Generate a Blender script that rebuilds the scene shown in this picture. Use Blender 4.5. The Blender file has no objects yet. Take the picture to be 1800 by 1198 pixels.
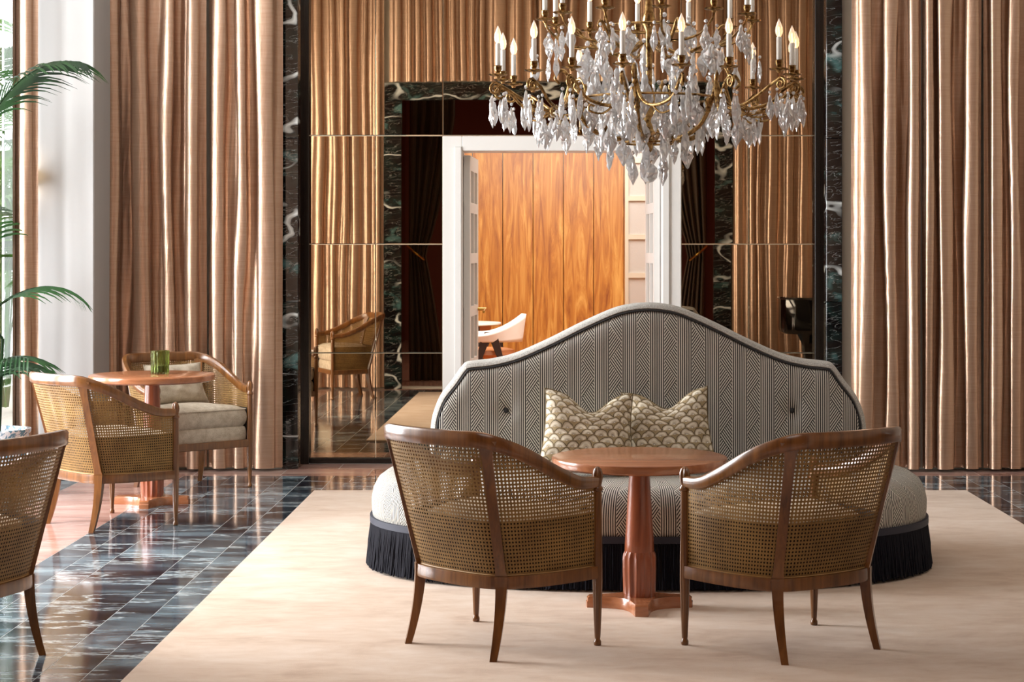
import bpy, math, random
from mathutils import Vector, Matrix

# ------------------------------------------------------------------ camera, world, light, exposure
SC = bpy.context.scene
COL = SC.collection
F_PX, VPX, VPY, EYE = 3200.0, 981.0, 438.0, 1.42        # focal length and vanishing point in the 1800x1198 frame
cam_d = bpy.data.cameras.new('camera')
cam_d.sensor_width = 36.0
cam_d.lens = F_PX / 1800.0 * 36.0
cam_d.shift_x = (900.0 - VPX) / 1800.0
cam_d.shift_y = -(599.0 - VPY) / 1800.0
cam_d.clip_start = 0.05
cam = bpy.data.objects.new('camera', cam_d)
cam.location = (0, 0, EYE)
cam.rotation_euler = (math.radians(90), 0, 0)
COL.objects.link(cam)
SC.camera = cam

world = bpy.data.worlds.new('overcast_sky')
SC.world = world
world.use_nodes = True
_bg = world.node_tree.nodes['Background']
_bg.inputs['Color'].default_value = (0.93, 0.97, 1.0, 1)
_bg.inputs['Strength'].default_value = 2.2

def area_light(name, loc, rot, sx, sy, power, color):
    d = bpy.data.lights.new(name, 'AREA')
    d.shape = 'RECTANGLE'; d.size = sx; d.size_y = sy
    d.energy = power; d.color = color
    o = bpy.data.objects.new(name, d)
    o.location = loc; o.rotation_euler = rot
    COL.objects.link(o)
    return o
WIN_L = [(7.25, 9.05, 500), (9.45, 11.25, 260)]      # windows in the left wall (y0, y1, watts)
for y0, y1, pw in WIN_L:
    area_light('daylight_at_window', (-5.05, (y0 + y1) / 2, 1.9), (0, math.radians(-90), 0), 3.2, y1 - y0, pw, (0.98, 0.985, 1.0))
area_light('ceiling_fill', (0.4, 8.6, 4.15), (0, 0, 0), 5.0, 3.5, 8, (1.0, 0.95, 0.9))  # weak overhead fill, added without any fitting
area_light('far_room_light', (0.1, 16.4, 2.7), (math.radians(48), 0, 0), 2.4, 0.6, 105, (1.0, 0.93, 0.82))
area_light('far_room_fill', (0.2, 14.2, 2.95), (0, 0, 0), 2.0, 1.6, 60, (1.0, 0.95, 0.88))  # added fill to brighten the door leaves and glass screen
area_light('lobby_fill', (0.0, 2.3, 3.95), (0, 0, 0), 3.0, 3.0, 60, (1.0, 0.97, 0.93))  # unseen fill added to light the furniture fronts through the near portal

SC.view_settings.view_transform = 'Standard'
SC.view_settings.look = 'None'
SC.view_settings.gamma = 1.0
SC.view_settings.use_curve_mapping = False
SC.view_settings.exposure = 0.38
SC.cycles.use_denoising = True
SC.cycles.max_bounces = 12
SC.cycles.diffuse_bounces = 5
SC.cycles.glossy_bounces = 6
SC.cycles.transmission_bounces = 10
SC.cycles.transparent_max_bounces = 24
SC.cycles.caustics_reflective = False
SC.cycles.caustics_refractive = False

R = random.Random(7)
PI = math.pi

# ------------------------------------------------------------------ materials
def lin(h):
    h = h.lstrip('#')
    out = []
    for i in (0, 2, 4):
        c = int(h[i:i + 2], 16) / 255.0
        out.append(c / 12.92 if c <= 0.04045 else ((c + 0.055) / 1.055) ** 2.4)
    return (*out, 1.0)

class G:
    def __init__(s, name):
        s.m = bpy.data.materials.new(name)
        s.m.use_nodes = True
        s.nt = s.m.node_tree
        s.n = s.nt.nodes
        s.n.clear()
        s.out = s.n.new('ShaderNodeOutputMaterial')
    def link(s, a, b): s.nt.links.new(a, b)
    def put(s, sock, v):
        if isinstance(v, bpy.types.NodeSocket): s.link(v, sock)
        elif v is not None: sock.default_value = v
    def math(s, op, a, b=None, c=None, clamp=False):
        nd = s.n.new('ShaderNodeMath'); nd.operation = op; nd.use_clamp = clamp
        s.put(nd.inputs[0], a)
        if b is not None: s.put(nd.inputs[1], b)
        if c is not None: s.put(nd.inputs[2], c)
        return nd.outputs[0]
    def vmath(s, op, a, b):
        nd = s.n.new('ShaderNodeVectorMath'); nd.operation = op
        s.put(nd.inputs[0], a); s.put(nd.inputs[1], b)
        return nd.outputs[0]
    def coord(s, kind='Object'):
        return s.n.new('ShaderNodeTexCoord').outputs[kind]
    def objrand(s):
        return s.n.new('ShaderNodeObjectInfo').outputs['Random']
    def mapping(s, v, scale=(1, 1, 1), loc=(0, 0, 0), rot=(0, 0, 0)):
        nd = s.n.new('ShaderNodeMapping')
        s.link(v, nd.inputs['Vector'])
        nd.inputs['Scale'].default_value = scale
        s.put(nd.inputs['Location'], loc)
        nd.inputs['Rotation'].default_value = rot
        return nd.outputs[0]
    def noise(s, v, scale=5.0, detail=3.0, rough=0.5, dist=0.0):
        nd = s.n.new('ShaderNodeTexNoise')
        s.link(v, nd.inputs['Vector'])
        nd.inputs['Scale'].default_value = scale
        nd.inputs['Detail'].default_value = detail
        nd.inputs['Roughness'].default_value = rough
        nd.inputs['Distortion'].default_value = dist
        return nd.outputs['Fac']
    def ramp(s, fac, stops, interp='LINEAR'):
        nd = s.n.new('ShaderNodeValToRGB')
        s.link(fac, nd.inputs[0])
        cr = nd.color_ramp; cr.interpolation = interp
        while len(cr.elements) < len(stops): cr.elements.new(0.5)
        for e, (p, c) in zip(cr.elements, stops):
            e.position = p
            e.color = c if len(c) == 4 else (*c, 1)
        return nd.outputs[0]
    def mix(s, fac, a, b, blend='MIX'):
        nd = s.n.new('ShaderNodeMix'); nd.data_type = 'RGBA'; nd.blend_type = blend
        s.put(nd.inputs['Factor'], fac)
        s.put(nd.inputs['A'], a); s.put(nd.inputs['B'], b)
        return nd.outputs['Result']
    def sep(s, v):
        nd = s.n.new('ShaderNodeSeparateXYZ'); s.link(v, nd.inputs[0])
        return nd.outputs
    def comb(s, x, y, z=0.0):
        nd = s.n.new('ShaderNodeCombineXYZ')
        for i, q in enumerate((x, y, z)): s.put(nd.inputs[i], q)
        return nd.outputs[0]
    def bump(s, h, strength=0.2, dist=0.01):
        nd = s.n.new('ShaderNodeBump')
        s.link(h, nd.inputs['Height'])
        nd.inputs['Strength'].default_value = strength
        nd.inputs['Distance'].default_value = dist
        return nd.outputs[0]
    def bsdf(s, color, rough=0.5, metal=0.0, spec=None, normal=None, **kw):
        nd = s.n.new('ShaderNodeBsdfPrincipled')
        s.put(nd.inputs['Base Color'], color)
        s.put(nd.inputs['Roughness'], rough)
        nd.inputs['Metallic'].default_value = metal
        if spec is not None: nd.inputs['Specular IOR Level'].default_value = spec
        if normal is not None: s.link(normal, nd.inputs['Normal'])
        for k, v in kw.items():
            s.put(nd.inputs[k.replace('_', ' ')], v)
        return nd.outputs[0]
    def shader_mix(s, fac, a, b):
        nd = s.n.new('ShaderNodeMixShader')
        s.put(nd.inputs[0], fac)
        s.link(a, nd.inputs[1]); s.link(b, nd.inputs[2])
        return nd.outputs[0]
    def done(s, sh):
        s.link(sh, s.out.inputs['Surface'])
        return s.m

def plain(name, hexc, rough=0.5, metal=0.0, spec=None, **kw):
    g = G(name)
    return g.done(g.bsdf(lin(hexc), rough, metal, spec, **kw))

M = {}
M['white_paint'] = plain('white_paint', '#E2E1DD', 0.45)
M['pillar_paint'] = plain('pillar_paint', '#B6B6B5', 0.5)
M['ceiling_white'] = plain('ceiling_white', '#F3F0EA', 0.8)
M['cream_wall'] = plain('cream_wall', '#D9CDBB', 0.8)
M['lobby_red'] = plain('lobby_red', '#8A4A38', 0.7)
M['black_metal'] = plain('black_metal', '#120D0B', 0.25)
M['grout'] = plain('grout', '#D5D6D2', 0.7)
M['joint_light'] = plain('joint_light', '#E9DDC8', 0.4)
M['black_lacquer'] = plain('black_lacquer', '#0A0808', 0.06, spec=0.6)
M['ivory'] = plain('ivory', '#E8E2D2', 0.3)
M['frame_bronze'] = plain('frame_bronze', '#3A2716', 0.3, 0.6)
M['plant_soil'] = plain('plant_soil', '#2E221A', 0.9)
M['outdoor_paving'] = plain('outdoor_paving', '#C9C2B6', 0.8)
M['gold'] = plain('gold', '#C79A4A', 0.2, 1.0)
M['dark_leg'] = plain('dark_leg', '#2A1C18', 0.4)
M['white_fabric'] = plain('white_fabric', '#E8E6E2', 0.8)
M['tan_leather'] = plain('tan_leather', '#B97A4E', 0.5)
M['cane_shade'] = plain('cane_shade', '#1E140C', 0.9)  # near-black colour standing in for the shade inside the cane chairs
M['bulb_socket'] = plain('bulb_socket', '#F3EEE2', 0.4)

def m_wood(name, dark, light, rough=0.28, axis=2, scale=26.0):
    g = G(name)
    c = g.coord('Object')
    sc = [1.0, 1.0, 1.0]; sc[axis] = 0.07
    off = g.math('MULTIPLY', g.objrand(), 37.0)
    v = g.vmath('ADD', g.mapping(c, sc), g.comb(off, off, off))
    n1 = g.noise(v, scale, 4, 0.6, 0.6)
    n2 = g.noise(v, scale * 5, 2, 0.5)
    f = g.math('ADD', g.math('MULTIPLY', n1, 0.8), g.math('MULTIPLY', n2, 0.2))
    col = g.ramp(f, [(0.3, lin(dark)), (0.68, lin(light))])
    return g.done(g.bsdf(col, rough, spec=0.5, Coat_Weight=0.35, Coat_Roughness=0.15))
M['chair_wood'] = m_wood('chair_wood', '#4A2A10', '#865628')
M['table_wood'] = m_wood('table_wood', '#8A5234', '#B87A54', 0.22, axis=0, scale=18)
M['column_wood'] = m_wood('column_wood', '#6E341C', '#9C5534', 0.28)

def m_panel():
    g = G('honey_panel_wood')
    c = g.coord('Object')
    off = g.math('MULTIPLY', g.objrand(), 53.0)
    v = g.vmath('ADD', g.mapping(c, (1, 1, 0.09)), g.comb(off, off, off))
    n1 = g.noise(v, 12, 5, 0.65, 1.4)
    n2 = g.noise(v, 60, 2, 0.5)
    col = g.ramp(n1, [(0.28, lin('#7A3C14')), (0.5, lin('#B4762E')), (0.72, lin('#DCAC5C'))])
    col = g.mix(g.math('MULTIPLY', n2, 0.35), col, lin('#9A5A20'))
    return g.done(g.bsdf(col, 0.38, spec=0.4))
M['panel_wood'] = m_panel()

def m_curtain(name, dark, light, rough, spec, sheen=0.3, bump=0.22, metal=0.0):
    g = G(name)
    c = g.coord('Object')
    off = g.math('MULTIPLY', g.objrand(), 31.0)
    v0 = g.vmath('ADD', c, g.comb(off, 0.0, off))
    slub = g.noise(g.mapping(v0, (5, 5, 110.0)), 1.0, 4, 0.65)
    fine = g.noise(g.mapping(v0, (6.0, 6.0, 420.0)), 1.0, 2, 0.6)
    soft = g.noise(g.mapping(v0, (3, 3, 0.7)), 1.0, 3, 0.5)
    f = g.math('ADD', g.math('MULTIPLY', slub, 0.55), g.math('MULTIPLY', soft, 0.45))
    col = g.ramp(f, [(0.25, lin(dark)), (0.75, lin(light))])
    h = g.math('ADD', g.math('MULTIPLY', slub, 1.0), g.math('MULTIPLY', fine, 0.5))
    wr = g.noise(g.mapping(v0, (16, 16, 3.0)), 1.0, 4, 0.6, 0.8)
    h2 = g.math('ADD', g.math('MULTIPLY', h, 0.35), g.math('MULTIPLY', wr, 2.6))
    return g.done(g.bsdf(col, rough, metal, spec=spec, normal=g.bump(h2, bump, 0.006), Sheen_Weight=sheen, Sheen_Roughness=0.4, Sheen_Tint=lin('#FFE9D2')))
M['curtain'] = m_curtain('bronze_silk', '#AC8A70', '#CBAE98', 0.36, 0.9, 0.06, 0.2, 0.78)
M['dark_curtain'] = m_curtain('dark_velvet', '#2A1A0E', '#44301C', 0.6, 0.3, 0.3)

def m_black_marble():
    g = G('black_marble')
    c = g.coord('Object')
    off = g.math('MULTIPLY', g.objrand(), 41.0)
    v = g.vmath('ADD', g.mapping(c, (1.0, 1.0, 1.9), rot=(0.0, 0.35, 0.0)), g.comb(off, off, off))
    n1 = g.noise(v, 1.5, 3, 0.4, 0.15)
    v1 = g.math('ABSOLUTE', g.math('SUBTRACT', n1, 0.5))
    n2 = g.noise(g.mapping(v, (1, 1, 2.6)), 6.0, 4, 0.5, 0.6)
    v2 = g.math('ABSOLUTE', g.math('SUBTRACT', n2, 0.52))
    teal = g.noise(v, 3.5, 3, 0.55, 0.8)
    base = g.ramp(teal, [(0.45, lin('#0C0B0D')), (0.58, lin('#182624')), (0.70, lin('#486C6C'))])
    a = g.ramp(v1, [(0.0, (0.95, 0.95, 0.95, 1)), (0.012, (0.5, 0.5, 0.5, 1)), (0.016, (0, 0, 0, 1))])
    b = g.ramp(v2, [(0.0, (0.3, 0.3, 0.3, 1)), (0.006, (0.1, 0.1, 0.1, 1)), (0.012, (0, 0, 0, 1))])
    sp = g.ramp(g.noise(v, 1.9, 2, 0.5), [(0.42, (0, 0, 0)), (0.55, (1, 1, 1))])
    f = g.math('MAXIMUM', g.math('MULTIPLY', a, sp), b)
    col = g.mix(f, base, lin('#E6ECEA'))
    return g.done(g.bsdf(col, 0.08, spec=0.6))
M['black_marble'] = m_black_marble()

def m_tile(name, stops, vein, veinamt, rough):
    g = G(name)
    c = g.coord('Object')
    rnd = g.objrand()
    off = g.math('MULTIPLY', rnd, 83.0)
    v = g.vmath('ADD', g.mapping(c, (0.7, 2.8, 1.0)), g.comb(off, off, off))
    n1 = g.noise(v, 1.5, 12, 0.68, 0.5)
    n1 = g.math('ADD', n1, g.math('MULTIPLY', g.math('SUBTRACT', rnd, 0.5), 0.16))
    col = g.ramp(n1, stops)
    n2 = g.noise(v, 1.1, 8, 0.66, 0.2)
    vv = g.math('ABSOLUTE', g.math('SUBTRACT', n2, 0.5))
    a = g.ramp(vv, [(0.0, (veinamt,) * 3), (0.008, (veinamt * 0.4,) * 3), (0.02, (0, 0, 0))])
    col = g.mix(a, col, lin(vein))
    return g.done(g.bsdf(col, rough, spec=0.6))
M['dark_tile'] = m_tile('slate_marble', [(0.34, lin('#201F27')), (0.48, lin('#39414B')), (0.60, lin('#6C7E88')), (0.74, lin('#A6B8BE'))], '#DCE8EA', 0.7, 0.09)
M['pink_tile'] = m_tile('pink_marble', [(0.35, lin('#AA7A6C')), (0.5, lin('#C69C8E')), (0.7, lin('#DABBAE'))], '#E8CFC4', 0.35, 0.14)

def m_rug():
    g = G('beige_carpet')
    c = g.coord('Object')
    a = g.noise(g.mapping(c, (1.4, 2.6, 1)), 1.5, 6, 0.68, 0.7)
    b = g.noise(g.mapping(c, (6, 13, 1)), 1.0, 4, 0.6, 0.5)
    fine = g.noise(c, 420, 2, 0.5)
    f = g.math('ADD', g.math('MULTIPLY', a, 0.6), g.math('MULTIPLY', b, 0.4))
    col = g.ramp(f, [(0.32, lin('#BE9F86')), (0.48, lin('#D6BDA6')), (0.64, lin('#E2CFBD'))])
    col = g.mix(g.math('MULTIPLY', fine, 0.25), col, lin('#B89678'))
    h = g.math('ADD', fine, g.math('MULTIPLY', b, 1.5))
    return g.done(g.bsdf(col, 0.95, spec=0.1, normal=g.bump(h, 0.4, 0.006), Sheen_Weight=0.3))
M['rug'] = m_rug()

def m_cane():
    g = G('woven_cane')
    uv = g.sep(g.coord('UV'))
    S = 0.0132
    fx = g.math('SUBTRACT', g.math('FRACT', g.math('DIVIDE', uv[0], S)), 0.5)
    fy = g.math('SUBTRACT', g.math('FRACT', g.math('DIVIDE', uv[1], S)), 0.5)
    ax = g.math('ABSOLUTE', fx); ay = g.math('ABSOLUTE', fy)
    d = g.math('MAXIMUM', g.math('MAXIMUM', ax, ay), g.math('MULTIPLY', g.math('ADD', ax, ay), 0.74))
    hole = g.math('LESS_THAN', d, 0.27)
    o = g.coord('Object')
    n = g.noise(o, 7, 3, 0.5)
    n2 = g.noise(o, 160, 2, 0.5)
    col = g.ramp(g.math('ADD', g.math('MULTIPLY', n, 0.6), g.math('MULTIPLY', n2, 0.4)), [(0.35, lin('#71542E')), (0.65, lin('#9C7A46'))])
    h = g.math('SINE', g.math('MULTIPLY', d, 30.0))
    solid = g.bsdf(col, 0.5, spec=0.3, normal=g.bump(h, 0.2, 0.002))
    tr = g.n.new('ShaderNodeBsdfTransparent').outputs[0]
    return g.done(g.shader_mix(hole, solid, tr))
M['cane'] = m_cane()
M['cane_edge'] = plain('cane_edge', '#A8834E', 0.5)

def m_linen():
    g = G('oatmeal_linen')
    c = g.coord('Object')
    n = g.noise(c, 260, 3, 0.6); n2 = g.noise(c, 30, 3, 0.5)
    col = g.ramp(g.math('ADD', g.math('MULTIPLY', n, 0.5), g.math('MULTIPLY', n2, 0.5)), [(0.35, lin('#A89A86')), (0.65, lin('#D2C8B6'))])
    return g.done(g.bsdf(col, 0.9, spec=0.15, normal=g.bump(n, 0.3, 0.003)))
M['linen'] = m_linen()

def m_stripe():
    # alternating bands: fine vertical stripes, and a folded-ribbon zigzag of slanted stripes
    g = G('woven_stripe_fabric')
    uv = g.sep(g.coord('UV'))
    P = 0.1232
    b = g.math('FRACT', g.math('DIVIDE', uv[0], P))
    inband = g.math('LESS_THAN', b, 0.46)
    u = g.math('DIVIDE', b, 0.46)                       # 0..1 across the zigzag band
    Hh = 0.165
    v = g.math('FRACT', g.math('DIVIDE', uv[1], Hh))
    tri = g.math('ABSOLUTE', g.math('SUBTRACT', g.math('MULTIPLY', v, 2.0), 1.0))   # 1..0..1
    right = g.math('GREATER_THAN', u, tri)
    slope = Hh / 2.0
    sp = 0.0168
    down = g.math('FRACT', g.math('DIVIDE', g.math('ADD', uv[1], g.math('MULTIPLY', u, slope)), sp))
    up = g.math('FRACT', g.math('DIVIDE', g.math('SUBTRACT', uv[1], g.math('MULTIPLY', u, slope)), sp))
    diag = g.math('ADD', g.math('MULTIPLY', right, down), g.math('MULTIPLY', g.math('SUBTRACT', 1.0, right), up))
    vert = g.math('FRACT', g.math('DIVIDE', b, 0.0775))
    s = g.math('ADD', g.math('MULTIPLY', inband, diag), g.math('MULTIPLY', g.math('SUBTRACT', 1.0, inband), vert))
    tri2 = g.math('ABSOLUTE', g.math('SUBTRACT', g.math('MULTIPLY', s, 2.0), 1.0))
    n = g.noise(g.coord('Object'), 300, 2, 0.5)
    f = g.math('ADD', tri2, g.math('MULTIPLY', g.math('SUBTRACT', n, 0.5), 0.15))
    col = g.ramp(f, [(0.38, lin('#201E22')), (0.50, lin('#DAD6CC'))])
    return g.done(g.bsdf(col, 0.8, spec=0.2, normal=g.bump(f, 0.15, 0.002)))
M['stripe'] = m_stripe()

def m_trim():
    g = G('grey_chenille')
    c = g.coord('Object')
    n = g.noise(c, 220, 3, 0.6)
    col = g.ramp(n, [(0.35, lin('#A3A19B')), (0.65, lin('#D6D4CE'))])
    return g.done(g.bsdf(col, 0.9, spec=0.15, normal=g.bump(n, 0.3, 0.003)))
M['chenille'] = m_trim()
M['fringe'] = plain('navy_fringe', '#15151F', 0.8, spec=0.2)
M['fringe_band'] = plain('navy_braid', '#262A3A', 0.6)
M['black_piping'] = plain('black_piping', '#1B1A1C', 0.6)

def m_scallop():
    g = G('scallop_print')
    u0 = g.coord('UV')
    dn = g.n.new('ShaderNodeTexNoise'); g.link(u0, dn.inputs['Vector']); dn.inputs['Scale'].default_value = 16.0; dn.inputs['Detail'].default_value = 2.0
    uv = g.sep(g.vmath('ADD', u0, g.vmath('MULTIPLY', g.vmath('SUBTRACT', dn.outputs['Color'], (0.5, 0.5, 0.5)), (0.034, 0.034, 0.0))))
    S = 0.056
    uu = g.math('DIVIDE', uv[0], S)
    vv = g.math('DIVIDE', uv[1], S * 0.55)
    row = g.math('FLOOR', vv)
    y = g.math('FRACT', vv)
    odd = g.math('MULTIPLY', g.math('FRACT', g.math('MULTIPLY', row, 0.5)), 1.0)
    x = g.math('SUBTRACT', g.math('FRACT', g.math('ADD', uu, odd)), 0.5)
    yy = g.math('MULTIPLY', y, 0.55)
    d = g.math('SQRT', g.math('ADD', g.math('MULTIPLY', x, x), g.math('MULTIPLY', yy, yy)))
    inner = g.math('LESS_THAN', d, 0.47)
    line = g.math('SUBTRACT', 1.0, g.math('MULTIPLY', g.math('ABSOLUTE', g.math('SUBTRACT', d, 0.48)), 22.0), clamp=True)
    ring = g.math('SUBTRACT', 1.0, g.math('MULTIPLY', g.math('ABSOLUTE', g.math('SUBTRACT', d, 0.10)), 28.0), clamp=True)
    n = g.noise(g.coord('Object'), 12, 4, 0.6, 0.5)
    c1 = g.ramp(g.math('MULTIPLY', d, 2.0), [(0.0, lin('#FAF6EC')), (0.3, lin('#CFC2A8')), (0.62, lin('#F2ECDC')), (0.95, lin('#B8A482'))])
    c1 = g.mix(g.math('SUBTRACT', 1.0, inner), c1, lin('#AD9A76'))
    c1 = g.mix(g.ramp(n, [(0.45, (0, 0, 0)), (0.65, (0.5, 0.5, 0.5))]), c1, lin('#8A7454'))
    c2 = g.mix(g.math('MAXIMUM', line, g.math('MULTIPLY', ring, 0.7)), c1, lin('#2E241A'))
    return g.done(g.bsdf(c2, 0.7, spec=0.25))
M['scallop'] = m_scallop()

def m_mirror():
    g = G('bronze_mirror')
    return g.done(g.bsdf((0.52, 0.41, 0.285, 1), 0.012, 1.0))
M['mirror'] = m_mirror()

def m_crystal():
    g = G('cut_crystal')
    gl = g.n.new('ShaderNodeBsdfGlass'); gl.inputs['IOR'].default_value = 1.5; gl.inputs['Roughness'].default_value = 0.0
    gl.inputs['Color'].default_value = (0.99, 0.99, 0.99, 1)
    gs = g.n.new('ShaderNodeBsdfGlossy'); gs.inputs['Roughness'].default_value = 0.04; gs.inputs['Color'].default_value = (1, 1, 1, 1)
    df = g.n.new('ShaderNodeBsdfTranslucent'); df.inputs['Color'].default_value = (0.99, 0.99, 0.985, 1)
    dd = g.n.new('ShaderNodeBsdfDiffuse'); dd.inputs['Color'].default_value = (0.99, 0.99, 0.985, 1)
    a = g.shader_mix(0.42, gl.outputs[0], gs.outputs[0])
    b = g.shader_mix(0.5, df.outputs[0], dd.outputs[0])
    return g.done(g.shader_mix(0.32, a, b))
M['crystal'] = m_crystal()
def m_brass():
    g = G('antique_brass')
    n = g.noise(g.coord('Object'), 40, 3, 0.6)
    col = g.ramp(n, [(0.35, lin('#5E4424')), (0.65, lin('#BC9A66'))])
    return g.done(g.bsdf(col, 0.25, 1.0))
M['brass'] = m_brass()
def m_glow(name, col, strength, alpha=None):
    g = G(name)
    sh = g.bsdf(lin('#F4F0EA'), 0.15, Emission_Color=lin(col), Emission_Strength=strength)
    return g.done(sh)
def m_bulb():
    g = G('candle_bulb_glass')
    tr = g.n.new('ShaderNodeBsdfTransparent')
    p = g.bsdf(lin('#FFFDF8'), 0.08, spec=0.8, Emission_Color=lin('#FFE8C8'), Emission_Strength=0.15)
    return g.done(g.shader_mix(0.62, tr.outputs[0], p))
M['bulb'] = m_bulb()
M['filament'] = m_glow('bulb_filament', '#FFB060', 10.0)
M['candle_white'] = plain('candle_white', '#F4F1E8', 0.4)
M['sconce_shade'] = m_glow('sconce_shade', '#FFD9A8', 3.0)
def m_pane(name, rough, tint=(1, 1, 1, 1), gloss=0.12):
    g = G(name)
    tr = g.n.new('ShaderNodeBsdfTransparent'); tr.inputs['Color'].default_value = tint
    gs = g.n.new('ShaderNodeBsdfGlossy'); gs.inputs['Roughness'].default_value = rough
    return g.done(g.shader_mix(gloss, tr.outputs[0], gs.outputs[0]))
M['pane'] = m_pane('window_glass', 0.0)
def m_frost():
    g = G('textured_glass')
    n = g.noise(g.coord('Object'), 55, 3, 0.6)
    gl = g.n.new('ShaderNodeBsdfGlass'); gl.inputs['Roughness'].default_value = 0.25; gl.inputs['IOR'].default_value = 1.2
    g.link(g.bump(n, 0.6, 0.01), gl.inputs['Normal'])
    df = g.n.new('ShaderNodeBsdfDiffuse'); df.inputs['Color'].default_value = (0.93, 0.91, 0.87, 1)
    return g.done(g.shader_mix(0.65, gl.outputs[0], df.outputs[0]))
M['frost'] = m_frost()
def m_green_glass():
    g = G('green_fluted_glass')
    gl = g.n.new('ShaderNodeBsdfGlass'); gl.inputs['Roughness'].default_value = 0.0; gl.inputs['IOR'].default_value = 1.45
    gl.inputs['Color'].default_value = lin('#E2E8CC')
    df = g.n.new('ShaderNodeBsdfTransparent'); df.inputs['Color'].default_value = lin('#C4CDA2')
    return g.done(g.shader_mix(0.35, gl.outputs[0], df.outputs[0]))
M['green_glass'] = m_green_glass()
def m_leaf(name, a, b):
    g = G(name)
    n = g.noise(g.coord('Object'), 3, 2, 0.5)
    col = g.ramp(n, [(0.35, lin(a)), (0.65, lin(b))])
    p = g.bsdf(col, 0.4, spec=0.4)
    t = g.n.new('ShaderNodeBsdfTranslucent'); g.link(col, t.inputs['Color'])
    return g.done(g.shader_mix(0.35, p, t.outputs[0]))
M['leaf'] = m_leaf('palm_leaf', '#12301A', '#2F5A2C')
M['leaf_out'] = m_leaf('garden_leaf', '#2C5E18', '#5E9030')
def m_pot():
    g = G('blue_white_porcelain')
    n = g.noise(g.coord('Object'), 22, 3, 0.6, 1.5)
    col = g.ramp(n, [(0.46, lin('#E9EEF1')), (0.54, lin('#5F8FA8'))])
    return g.done(g.bsdf(col, 0.12))
M['pot'] = m_pot()
M['pink_shade'] = plain('pink_shade', '#D9A29C', 0.5)

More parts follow.
